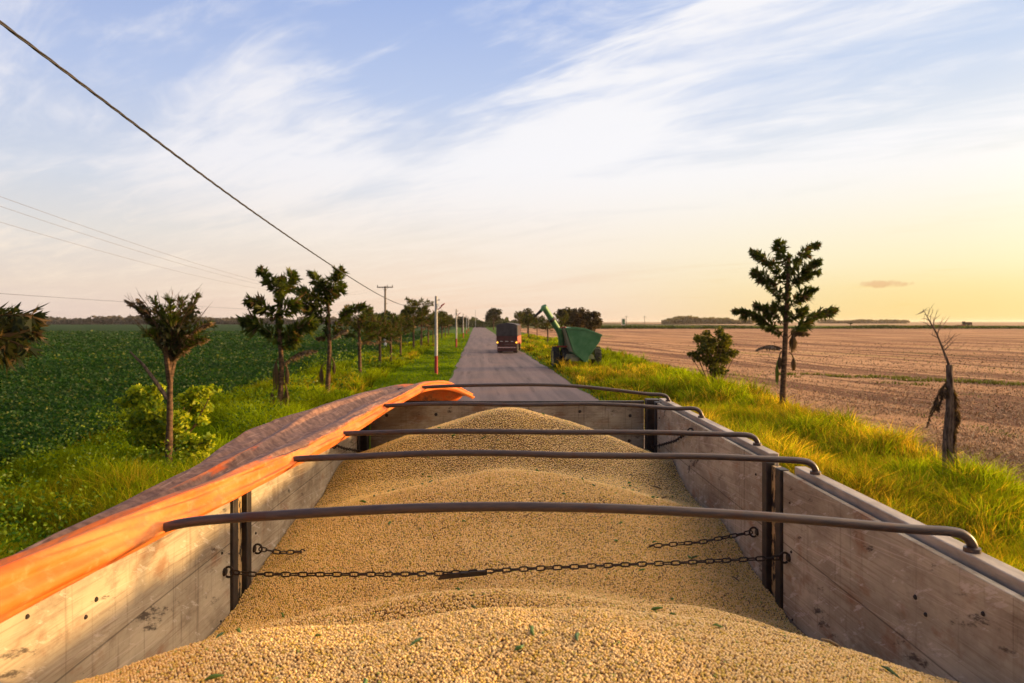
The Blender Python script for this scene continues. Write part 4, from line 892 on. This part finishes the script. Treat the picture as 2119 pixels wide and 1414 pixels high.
# grain ----------------------------------------------------------------
kd = [-2.2, 0, 1.2, 1.55, 1.75, 1.90, 2.02, 2.18, 2.33, 2.6, 2.95, 3.4, 3.75, 3.92, 4.08, 4.28, 4.5, 4.75, 4.98, 5.12, 5.4, 5.75]
kc = [2.90, 2.96, 2.99, 2.99, 2.965, 2.865, 2.80, 2.838, 2.76, 2.635, 2.575, 2.68, 2.80, 2.845, 2.80, 2.71, 2.74, 2.90, 3.04, 3.04, 2.92, 2.78]
ke = [2.74, 2.78, 2.80, 2.80, 2.78, 2.73, 2.67, 2.62, 2.54, 2.44, 2.40, 2.46, 2.52, 2.54, 2.53, 2.52, 2.54, 2.58, 2.62, 2.62, 2.60, 2.57]
dd = np.linspace(-2.2, 5.75, 1600); gk = np.exp(-.5 * (np.arange(-30, 31) / 7.) ** 2); gk /= gk.sum()
sm_ = lambda a: np.convolve(np.pad(np.interp(dd, kd, a), 30, mode='edge'), gk, 'valid')
cS, eS = sm_(kc), sm_(ke)
def grain(x, d):
    x = np.asarray(x, float); d = np.asarray(d, float)
    wob = (vnoise(x * 1.3 + 5, d * 1.1, 3) - .5) * .14 + .04 * (x ** 2) + (vnoise(x * 3.1, d * .7, 6) - .5) * .05
    dw = d + wob * np.clip((d - .9), 0, 1)
    c = np.interp(dw, dd, cS); e = np.interp(dw, dd, eS); u = np.abs((x - .0) / W2)
    prof = 1 - np.sqrt(u ** 2 + .035) * .93 - .07 * u ** 3 + .17
    prof = np.clip(prof, 0, None)
    fl = np.clip((2.75 - dw) / .8, 0, 1); prof = prof * (1 - fl) + fl * (1 - u ** 2.6)
    z = e + (c - e) * np.minimum(prof, 1.02)
    z = z + .035 * np.exp(-((x - .42) / .30) ** 2 - ((d - 2.0) / .10) ** 2) + .02 * np.exp(-((x + .3) / .35) ** 2 - ((d - 2.2) / .10) ** 2)
    return z + (vnoise(x * 3, d * 3, 8) - .5) * .03 + (vnoise(x * 9, d * 9, 9) - .5) * .008
nx, ny = 110, 330
gx, gy = np.meshgrid(np.linspace(-W2 + .003, W2 - .003, nx), np.linspace(YB + .01, 5.715, ny))
Vb = np.stack([gx, gy, grain(gx, gy) - .004], -1).reshape(-1, 3); k = (np.arange(ny - 1)[:, None] * nx + np.arange(nx - 1)[None]).reshape(-1, 1)
Tb = np.concatenate([k + [0, 1, nx + 1], k + [0, nx + 1, nx]], 0)
ICO = []
ph = (1 + 5 ** .5) / 2
iv = np.array([(-1, ph, 0), (1, ph, 0), (-1, -ph, 0), (1, -ph, 0), (0, -1, ph), (0, 1, ph), (0, -1, -ph), (0, 1, -ph), (ph, 0, -1), (ph, 0, 1), (-ph, 0, -1), (-ph, 0, 1)]) / math.sqrt(1 + ph * ph)
it = np.array([(0, 11, 5), (0, 5, 1), (0, 1, 7), (0, 7, 10), (0, 10, 11), (1, 5, 9), (5, 11, 4), (11, 10, 2), (10, 7, 6), (7, 1, 8), (3, 9, 4), (3, 4, 2), (3, 2, 6), (3, 6, 8), (3, 8, 9), (4, 9, 5), (2, 4, 11), (6, 2, 10), (8, 6, 7), (9, 8, 1)])
it = it[[i for i, f in enumerate(it) if iv[f][:, 2].mean() > -.62]]
ov = np.array([(1, 0, 0), (0, 1, 0), (-1, 0, 0), (0, -1, 0), (0, 0, 1)], float); ot = np.array([(0, 1, 4), (1, 2, 4), (2, 3, 4), (3, 0, 4)])
def bean_grid(d0, d1, pitch, vv, tt, r):
    xs = np.arange(-W2 + pitch * .6, W2 - pitch * .5, pitch); ys = np.arange(d0, d1, pitch * .866)
    X, Yy = np.meshgrid(xs, ys); X = X + (np.arange(len(ys))[:, None] % 2) * pitch * .5; X = X.ravel() + rng.normal(size=X.size) * pitch * .17; Yy = Yy.ravel() + rng.normal(size=Yy.size) * pitch * .17
    ok = np.abs(X) < W2 - .004; X, Yy = X[ok], Yy[ok]; n = len(X)
    Z = grain(X, Yy) + rng.normal(size=n) * pitch * .16
    q = rng.random(n); C = mixc((.80, .49, .15), (.93, .67, .31), q); m = rng.random(n); C[m < .22] = mixc((.66, .43, .07), (.74, .50, .12), rng.random((m < .22).sum())); C[m > .93] = mixc((.30, .17, .06), (.42, .26, .10), rng.random((m > .93).sum())); C[(m > .9) & (m < .91)] = (.34, .36, .07)
    sc_ = r * (.86 + .3 * rng.random((n, 1, 1))) * np.array([1, 1, .92])
    an = rng.random(n) * 6.28; ca, sa = np.cos(an)[:, None], np.sin(an)[:, None]
    vx = vv[None, :, 0] * ca - vv[None, :, 1] * sa * .86; vy = vv[None, :, 0] * sa + vv[None, :, 1] * ca * .86; vz = np.broadcast_to(vv[None, :, 2], vx.shape)
    V = np.stack([vx, vy, vz], -1) * sc_ + np.stack([X, Yy, Z], 1)[:, None]
    T = (np.arange(n)[:, None, None] * len(vv) + tt[None]).reshape(-1, 3)
    return V.reshape(-1, 3), T, np.repeat(C, len(vv), 0)
parts_ = [(Vb, Tb, np.tile((.12, .055, .014), (len(Vb), 1)))]  # bed coloured dark, so shade is painted into the gaps between beans
parts_.append(bean_grid(.9, 2.62, .0072, iv, it, .0038)); parts_.append(bean_grid(2.62, 4.0, .0082, iv, it, .0043)); parts_.append(bean_grid(4.0, 5.71, .0102, ov, ot, .0055))
Vs, Ts, Cs = [], [], []; off_ = 0
for V, T, C in parts_: Vs.append(V); Ts.append(T + off_); Cs.append(C); off_ += len(V)
go = mesh_np('soybean_heap', np.concatenate(Vs), np.concatenate(Ts), M['bean'], np.concatenate(Cs)); go.rotation_euler.z = TY
tag(go, 'pale golden heap of harvested soybeans filling the trailer', 'soybeans', kind='stuff')
# green pod bits and husks
podm = []
for k in range(4):
    a2 = Acc(); rr = random.Random(k)
    mb = MB(); L = .011 + .006 * k; mb.tube([(-L, 0, .001), (-L * .4, .002, .004), (L * .3, -.001, .0045), (L, .002, .002)], [.0012, .0040, .0036, .001], 6)
    c = [(.05, .12, .02), (.08, .15, .02), (.035, .08, .02), (.14, .09, .04)][k]
    podm.append(mb.build('pod_fragment', varied('pod_skin', c, tuple(q * 1.8 for q in c), 40, .6)))
lab_p = 'small green pod fragment lying on the pale soybeans'; lab_h = 'small brown husk lying on the pale soybeans'
used = [False] * 4
for i in range(110):
    k = rng.choice(4, p=[.36, .3, .22, .12]); d = 1.15 + 4.2 * rng.random() ** 1.25; x = rng.uniform(-1.1, 1.1)
    o_ = podm[k] if not used[k] else podm[k].copy()
    if used[k]: col.objects.link(o_)
    used[k] = True
    z = float(grain(x, d)); o_.location = T3(x, d, z + .004); o_.rotation_euler = (rng.normal() * .25, rng.normal() * .25, rng.random() * 6.28); s_ = rng.uniform(.7, 1.25) * (1 + .12 * max(0, d - 2)); o_.scale = (s_, s_, s_)
    tag(o_, lab_h if k == 3 else lab_p, 'husk' if k == 3 else 'pod fragment', 'brown husks on the soybeans' if k == 3 else 'green pod fragments on the soybeans')

# chains ----------------------------------------------------------------
def link(mb, c, t, up, L=.047, Wd=.024, r=.0033):
    t = Vector(t).normalized(); s = Vector(up) - t * Vector(up).dot(t); s.normalize(); pts = []
    a, b = (L / 2 - Wd / 2), (Wd / 2 - r)
    for k in range(5): an = -math.pi / 2 + math.pi * k / 4; pts.append(Vector(c) + t * (a + b * math.cos(an)) + s * (b * math.sin(an)))
    for k in range(5): an = math.pi / 2 + math.pi * k / 4; pts.append(Vector(c) + t * (-a + b * math.cos(an)) + s * (b * math.sin(an)))
    mb.tube(pts, r, 6, closed=True, up=t.cross(s))
def chain(name, label, path, eye_at, size=1.0, skip=None):
    path = [np.asarray(p, float) for p in path]; root = empty(name, T3(*path[0]), TY, label, 'chain', 'chains across the trailer'); off = path[0]
    seg = np.cumsum([0] + [np.linalg.norm(b - a) for a, b in zip(path, path[1:])]); pitch = .036 * size; mb = MB(); n = int(seg[-1] / pitch)
    at = lambda s: np.array([np.interp(s, seg, [p[k] for p in path]) for k in range(3)])
    for i in range(n):
        s = (i + .5) * pitch; c = at(s); t = at(min(s + .02, seg[-1])) - at(max(s - .02, 0)); tw = random.uniform(-.25, .25)
        t = t / np.linalg.norm(t); n1 = np.cross(t, [0, 0, 1.]); n1 /= np.linalg.norm(n1); n2 = np.cross(n1, t)
        an = (0 if i % 2 else math.pi / 2) + tw; u = n1 * math.cos(an) + n2 * math.sin(an); link(mb, c, t, u, .047 * size, .024 * size, .0033 * size)
    mb.build('links', M['chain'], root, off)
    for (p, side) in eye_at:
        p = np.asarray(p, float); mb = MB(); pts = [p + np.array([side * .02 * (1 - math.cos(a)) - side * .012, 0, .022 * math.sin(a)]) for a in np.linspace(-2.2, 2.2, 10)]
        mb.tube(pts, .005, 7); mb.lathe([(.001, .008), (.014, .008), (.018, 0), (.018, -.004)], p + np.array([side * .026, 0, 0]), (-side, 0, 0), 10); mb.build('eye_bolt', M['chain'], root, off)
    return root, off
def tp_(px, py, d):
    return np.array([(px - 1050) * d / F, d, H - (py - HY) * d / F])
def gr_(px, py, d0=2.6, d1=5.7):
    for d in np.arange(d0, d1, .005):
        q = tp_(px, py, d)
        if abs(q[0]) < W2 and q[2] <= grain(q[0], d): return np.array([q[0], d, float(grain(q[0], d))])
    return tp_(px, py, d1)
dC = 2.9
lp_ = [(-1.172, dC, 2.64)]
for px, py in ((520, 1187), (620, 1188), (700, 1188), (800, 1188), (900, 1187), (960, 1185), (1010, 1182), (1100, 1177), (1200, 1173), (1300, 1169), (1400, 1166), (1500, 1161)):
    q = tp_(px, py, dC); q[2] = max(q[2], float(grain(q[0], q[1])) + .006); lp_.append(q)
lp_.append((1.172, dC, 2.695))
cr, of_ = chain('tie_chain', 'long black chain stretched right across the trailer over the soybeans', lp_, [((-1.172, dC, 2.64), -1), ((1.172, dC, 2.695), 1)])
q0 = tp_(905, 1192, dC); q1 = tp_(1008, 1184, dC)
mb = MB().prism([q0 + [0, -.006, -.015], q1 + [0, -.006, -.012], q1 + [0, -.006, .010], q0 + [.02, -.006, .008]], (0, .012, 0)); mb.build('tensioner_plate', M['black_steel'], cr, of_, bevel=.002)
a = np.array([1.174, 3.27, 2.69]); g1 = gr_(1345, 1134); mid_ = (a + g1) / 2 - [0, 0, .012]; q = [a, mid_, g1 + [0, 0, .006], g1 + (g1 - a) * .05 - [0, 0, .015]]
chain('stub_chain', 'short chain sloping from the right side panel down into the soybeans', q, [(a, 1)])
a = np.array([-1.174, 3.24, 2.625]); g1 = gr_(628, 1143); q = [a, (a + g1) / 2 - [0, 0, .01], g1 + [0, 0, .006], g1 + (g1 - a) * .12 - [0, 0, .02]]
chain('stub_chain', 'short chain sloping from the left side panel down into the soybeans', q, [(a, -1)])
a = np.array([1.174, 4.40, 2.99]); q = [a, (1.178, 4.8, 2.86), (1.172, 5.2, 2.76), (1.15, 5.5, 2.685)]
chain('side_chain', 'chain hanging slack along the far right side panel towards the tailgate', q, [(a, 1)])
a = np.array([-1.174, 4.66, 2.86]); q = [a, (-1.165, 4.9, 2.79), (-1.15, 5.2, 2.72), (-1.14, 5.4, 2.67)]
chain('side_chain', 'chain hanging along the far left side panel below the orange tarp', q, [(a, -1)])

# tarp ----------------------------------------------------------------
st_d = [-2.2, 1.0, 1.42, 1.8, 2.25, 2.74, 3.33, 3.75, 4.4, 4.9, 5.35, 5.62, 5.80, 5.92, 5.98]
Ax = [-1.09, -1.06, -1.01, -.935, -.90, -.872, -.828, -.81, -.785, -.72, -.655, -.56, -.46, -.36, -.25]
Az = [3.085, 3.09, 3.10, 3.12, 3.115, 3.11, 3.11, 3.11, 3.115, 3.135, 3.15, 3.145, 3.12, 3.06, 2.99]
Bx = [-1.27, -1.27, -1.268, -1.265, -1.265, -1.27, -1.29, -1.31, -1.27, -1.23, -1.18, -1.10, -1.02, -1.0, -1.0]
Bz = [3.075, 3.075, 3.075, 3.075, 3.08, 3.10, 3.12, 3.14, 3.14, 3.15, 3.165, 3.17, 3.14, 2.95, 2.62]
ND, NU = 240, 90
D = np.linspace(-2.2, 5.98, ND); gk2 = np.exp(-.5 * (np.arange(-9, 10) / 3.) ** 2); gk2 /= gk2.sum()
it_ = lambda a: np.convolve(np.pad(np.interp(D, st_d, a), 9, mode='edge'), gk2, 'valid')
ax_, az_, bx_, bz_ = it_(Ax), it_(Az), it_(Bx), it_(Bz)
Vt = []; Ct = []
def cat_rs(pts, n):
    q = np.array(smooth_path(pts, 12)); s = np.linspace(0, len(q) - 1, n); return np.stack([np.interp(s, np.arange(len(q)), q[:, k]) for k in range(2)], 1)
dustk = [0, 0, .02, .16, .55, .92, .92, .95, .85, .98, .95, .95]
for i, d in enumerate(D):
    A2 = np.array([ax_[i], az_[i]]); B2 = np.array([bx_[i], bz_[i]]); rs_ = 1.0 + .12 * math.sin(d * 2.3)
    end = max(0., min(1., (5.98 - d) / .25)); rs_ *= (.55 + .45 * end) * float(np.interp(d, [1.2, 1.9, 2.4, 2.9, 3.4, 5.2], [1.12, 1.08, .85, .68, .66, .85])); cre = (.010 + .016 * max(0., min(1., (d - 3.2) / .8))) * end * (.6 + .8 * float(vnoise(d * 2.2, 3., 69)))
    top = A2 + np.array([-.062, .085]) * rs_; fo = .5 + .5 * math.sin(d * 1.7 + 1)
    ln = abs(B2[0] - top[0]); up_ = (.006 + .03 * max(0, ln - .15)) * end; dv = np.array([0, -.018 - .05 * max(0, ln - .2)]) * end
    pr = [A2 + [-.035, .028], A2, A2 + np.array([.022, .028]) * rs_ + [-cre * .2, 0], A2 + np.array([.010, .056]) * rs_ + [-cre, 0], A2 + np.array([-.016, .084]) * rs_, top + (B2 - top) * .10, top + (B2 - top) * .32 + dv, top + (B2 - top) * (.52 + .06 * fo) + [0, up_], top + (B2 - top) * (.74 + .06 * fo) + dv * .7, B2, B2 + [-.045, -.07], B2 + [-.055, -.26]]
    pr = cat_rs(pr, NU); u = np.linspace(0, 11, NU)
    f = (fbm(np.full(NU, d * .75) + u * .25, u * 1.5, 61) - .5); f2 = (vnoise(np.full(NU, d * 1.6) + u * .8, u * 2.4, 63) - .5) * 1.2
    amp = np.interp(u, [0, 4, 5.5, 9, 11], [.008, .012, .05, .05, .05])
    pr[:, 1] += f * amp * 1.3 + f2 * .008; pr[:, 0] += f2 * .008 + (np.roll(f, 7)) * .02
    msk = np.clip((u - 4.6) / .6, 0, 1) * np.clip((10.2 - u) / 1., 0, 1); phs = 3.2 * float(fbm(d * .55, 2., 67)) + d * .5
    pr[:, 1] -= .030 * msk * np.abs(np.sin(u * 1.75 + phs)) ** .7 * (.5 + .8 * float(vnoise(d * 1.3, 1., 68))); pr[:, 1] += .014 * msk
    f3 = (vnoise(np.full(NU, d * 6.) + u * 2.3, u * 2.0, 64) - .5) * np.interp(u, [0, 1, 5, 9], [.004, .008, .012, .010]); pr[:, 1] += f3; pr[:, 0] += f3 * .7
    hang_ = np.interp(u, [9, 11], [0, 1]) * .10 * (vnoise(d * 1.1, 0, 66) - .5); pr[:, 1] += hang_
    Vt.append(np.stack([pr[:, 0], np.full(NU, d), pr[:, 1]], 1))
    du = np.interp(u, np.arange(12), dustk)
    du -= .5 * max(0., min(1., (2.7 - d) / .8)) * np.clip((6.6 - u) / .8, 0, 1)
    du -= .75 * np.exp(-((u - 7.2) / .5) ** 2) * np.exp(-((d - 2.6) / .6) ** 2)
    du -= .6 * max(0, min(1, (d - 5.2) / .4)) * (u < 8.5)
    Ct.append(np.stack([np.clip(du, 0, 1)] * 3, 1))
Vt = np.concatenate(Vt); Ct = np.concatenate(Ct)
k = (np.arange(ND - 1)[:, None] * NU + np.arange(NU - 1)[None]).reshape(-1, 1); Tt = np.concatenate([k + [0, 1, NU + 1, NU]], 0)
to = mesh_np('tarpaulin', Vt, Tt, M['tarp'], Ct); to.rotation_euler.z = TY
tag(to, 'dusty orange tarpaulin rolled back and bunched along the left side of the trailer', 'tarpaulin')
sd_ = to.modifiers.new('solid', 'SOLIDIFY'); sd_.thickness = .004; sd_.offset = 0

# ------------------------------------------------------------------ covered truck on the road
Yt = 79.0; tb = np.array([(1049 - CX) * Yt / F, Yt, .06]); tk = empty('covered_truck', tb, rad(-3.6), 'dark tarp-covered grain truck driving away on the road, seen from behind', 'truck')
hw = 1.2
MB().box(-hw, hw, 0, 8.2, 1.15, 2.10).build('cargo_body', [M['truck_body']], tk, bevel=.03)
for s in (-1, 1): MB().box(min(s * (hw + .003), s * (hw + .03)), max(s * (hw + .003), s * (hw + .03)), .08, 8.1, 1.12, 1.95).build('side_board', M['truck_side'], tk)
mb = MB(); prof = [(-hw - .06, 1.98), (-hw - .05, 2.2), (-hw - .03, 3.22), (-hw * .72, 3.40), (0, 3.50), (hw * .72, 3.40), (hw + .03, 3.22), (hw + .05, 2.2), (hw + .06, 1.98)]
mb.prism([(x, -.05, z) for x, z in prof], (0, 8.3, 0)); mb.build('tarp_cover', M['truck_tarp'], tk, bevel=.05)
mb = MB()
for yy in (1.0, 2.6, 4.2, 5.8, 7.4):
    mb.box(hw + .045, hw + .07, yy, yy + .06, 2.0, 3.2)
mb.build('tarp_strap', M['truck_side'], tk)
MB().box(-hw - .01, hw + .01, -.035, -.003, 1.02, 1.96).build('rear_door', M['truck_body'], tk, bevel=.01)
MB().box(-hw * .93, hw * .93, -.10, -.04, .22, 1.0).build('rear_guard', M['truck_body'], tk, bevel=.01)
MB().box(-hw * .88, hw * .88, -.106, -.1005, .62, .71).build('reflector_strip', M['stripe'], tk)
for (a, b) in ((-.80, -.48), (-.20, .16), (.46, .78)): MB().box(a, b, -.042, -.036, 1.34, 1.39).build('reflector', M['white_paint'], tk)
for s in (-1, 1):
    mb = MB(); mb.lathe([(.001, .05), (.09, .035), (.105, 0), (.105, -.03), (.001, -.03)], (s * 1.10, -.07, 1.24), (0, -1, 0), 14); mb.build('tail_lamp', M['amber'], tk)
for yy in (1.3, 2.6):
    for s in (-1, 1): tyre((s * .92, yy, .52), .52, .55, (1, 0, 0), 'wheel', tk)
for s in (-1, 1): tyre((s * .95, 9.4, .52), .52, .32, (1, 0, 0), 'wheel', tk)
mb = MB(); mb.box(-.45, -.33, .2, 10, .8, 1.14); mb.box(.33, .45, .2, 10, .8, 1.14); mb.build('chassis', M['chassis'], tk)
MB().box(-1.15, 1.15, 8.45, 10.3, .75, 2.9).build('cab', M['truck_side'], tk, bevel=.12)

# ------------------------------------------------------------------ green grain cart
Yk = 53.0; kb = np.array([5.55, 54.0, 0.]); kt = empty('grain_cart', kb, 0, 'green grain cart with a raised unloading auger parked on the grass verge', 'grain cart')
Q = lambda px, py, dy=0: P(px, py, Yk + dy)
face = [Q(1171, 679), Q(1190, 677.8), Q(1211, 680), Q(1245, 693), Q(1242, 706), Q(1219, 738), Q(1217, 749), Q(1210, 750), Q(1187, 730)]
ex = np.array([-.55, 3.0, .02])
MB().prism(face, ex).build('hopper', M['green'], kt, kb, bevel=.03)
d_ = np.array([-.03, 0.02, 0])
lf = [Q(1170, 681) + d_, Q(1186.5, 729) + d_, Q(1186.5, 729) + ex + d_, Q(1170, 681) + ex + d_]
MB().prism(lf, (-.05, -.01, 0)).build('side_panel', M['green_dust'], kt, kb)
rim_ = [Q(1170.5, 678.5), Q(1190, 677), Q(1211, 679.3), Q(1246, 692.6), Q(1246, 697), Q(1211, 684), Q(1190, 681.5), Q(1171, 683)]
MB().prism([p + [0, -.05, 0] for p in rim_], (0, .046, 0)).build('rim_band', M['green'], kt, kb, bevel=.01)
mb = MB(); mb.tube([Q(1173, 684) + [0, -.03, 0], Q(1188, 728) + [0, -.03, 0]], .04, 6); mb.build('frame_rib', M['green'], kt, kb); mb = MB(); mb.tube([Q(1244, 694) + [0, -.03, 0], Q(1241, 706) + [0, -.03, 0], Q(1219, 737) + [0, -.03, 0]], .03, 6); mb.build('frame_rib', M['green'], kt, kb)
ya = -.2
mb = MB(); mb.tube([Q(1162, 718, 1.5), Q(1160, 690, 1.0), Q(1127, 638, .4), Q(1125, 634.5, .3)], .24, 16); mb.build('auger', M['green'], kt, kb)
mb = MB(); a0, a1 = Q(1144, 664, .6), Q(1141, 660, .55); mb.tube([a0, a1], .27, 16); mb.build('auger_collar', M['black_steel'], kt, kb)
mb = MB(); mb.prism([Q(1131, 636, .1), Q(1124, 633.5, .1), Q(1117, 641, .1), Q(1121, 646, .1)], (0, .5, 0)); mb.build('spout_hood', M['green'], kt, kb, bevel=.03)
mb = MB(); mb.prism([Q(1118, 640.5, .13), Q(1123, 645, .13), Q(1108, 657, .13), Q(1103, 656, .13)], (0, .45, 0)); mb.build('spout_sock', M['black_steel'], kt, kb, bevel=.03)
mb = MB(); mb.tube([Q(1158, 679, .6), Q(1171, 677.5, .3)], .05, 6); mb.build('hinge_bar', M['lamp_red'], kt, kb)
mb = MB(); mb.hexa([(4.1, 53.6, .75), (6.6, 53.6, .75), (6.6, 55.6, .75), (4.1, 55.6, .75)], [(4.3, 53.6, 1.15), (6.3, 53.6, 1.15), (6.3, 55.6, 1.15), (4.3, 55.6, 1.15)]); mb.build('axle_frame', M['green_dust'], kt, kb, bevel=.03)
MB().tube([(3.3, 54.9, .84), (6.9, 54.9, .84)], .11, 10).build('axle', M['black_steel'], kt, kb)
MB().box(4.6, 5.2, 53.3, 53.58, .62, .95).build('gearbox', M['green_dust'], kt, kb, bevel=.03)
MB().box(3.55, 4.6, 54.0, 54.05, 1.68, 1.80).build('red_bar', M['lamp_red'], kt, kb)
for x in (3.52, 4.20): tyre((x, 55.2 if x < 4 else 54.7, .84), .84, .54, (1, .08, 0), 'wheel', kt, kb, 15)
tyre((6.72, 54.4, .84), .84, .56, (1, .08, 0), 'wheel', kt, kb, 15)

# ------------------------------------------------------------------ small far things
b = np.array([(1290 - CX) * 330 / F, 330, 0.]); s_ = empty('field_sign', b, 0, 'small white and green board on posts beyond the far end of the field', 'sign')
mb = MB(); mb.box(-.9, .9, -.06, 0, 2.0, 5.2); mb.build('board', M['white_paint'], s_); MB().box(-.55, .7, -.09, -.061, 2.3, 4.9).build('board_face', M['green'], s_)
mb = MB().tube([(-.8, .05, 0), (-.8, .05, 2.1)], .08, 6); mb.build('leg', M['pole_wood'], s_); MB().tube([(.8, .05, 0), (.8, .05, 2.1)], .08, 6).build('leg', M['pole_wood'], s_)
for px, top, lab in ((1296, 654, 'thin distant pole just right of the small field sign'), (1334, 654, 'thin distant pole left of the long wood on the skyline')):
    Yq = 360; b = np.array([(px - CX) * Yq / F, Yq, 0.]); r_ = empty('utility_pole', b, 0, lab, 'power pole', 'distant thin poles'); ht_ = H + (HY - top) * Yq / F
    MB().lathe([(.001, 0), (.14, 0), (.1, ht_), (.001, ht_)], (0, 0, 0), (0, 0, 1), 8).build('pole', M['pole_wood'], r_); MB().box(-.8, .8, -.2, -.1, ht_ - .5, ht_ - .35).build('crossarm', M['pole_wood'], r_)
b = np.array([(984 - CX) * 420 / F, 420, 0.]); r_ = empty('utility_pole', b, 0, 'slim pale mast rising at the far end of the road', 'power pole'); MB().lathe([(.001, 0), (.16, 0), (.1, 11), (.001, 11)], (0, 0, 0), (0, 0, 1), 8).build('pole', M['pole'], r_)
b = np.array([(2003 - CX) * 480 / F, 480, .3]); hv = empty('combine_harvester', b, 0, 'tiny dark harvester working on the skyline at the right', 'harvester')
MB().box(-2.8, 2.2, -1.4, 1.4, 1.2, 3.2).build('body', M['truck_body'], hv, bevel=.2); MB().box(-3.6, -2.4, -1.0, 1.0, 1.9, 3.6).build('cab', M['black_steel'], hv, bevel=.15); MB().box(-5.6, -4.4, -3.6, 3.6, .3, 1.2).build('header', M['lamp_red'], hv, bevel=.1)
MB().box(-4.4, -2.6, -.5, .5, .8, 1.6).build('feeder_house', M['truck_body'], hv)
for x, rr in ((-1.9, .95), (1.6, .65)):
    for s in (-1, 1): tyre((x, s * 1.4, rr), rr, .6, (0, 1, 0), 'wheel', hv)
b = np.array([(1765 - CX) * 600 / F, 600, .3])
tree('field_tree', 'tiny lone shrub-like tree in the far field right of the tiered palm', 1760, 420, 668, 6, 671, 300, .6, *DK, nb=5, seed=12)

# ------------------------------------------------------------------ evening haze
def haze_mat():
    m = bpy.data.materials.new('evening_haze'); m.use_nodes = True; nt = m.node_tree; nt.nodes.clear()
    v = nt.nodes.new('ShaderNodeVolumePrincipled'); v.inputs['Color'].default_value = (.95, .88, .84, 1); v.inputs['Density'].default_value = HAZE; v.inputs['Anisotropy'].default_value = .3
    o = nt.nodes.new('ShaderNodeOutputMaterial'); nt.links.new(v.outputs[0], o.inputs['Volume']); return m
HAZE = .00008
hz = MB().box(-G - 200, G + 200, -800, G + 200, -1.0, 16.0).build('haze', haze_mat(), smooth=False)
tag(hz, 'thin warm evening haze lying over the fields', 'haze', kind='stuff')
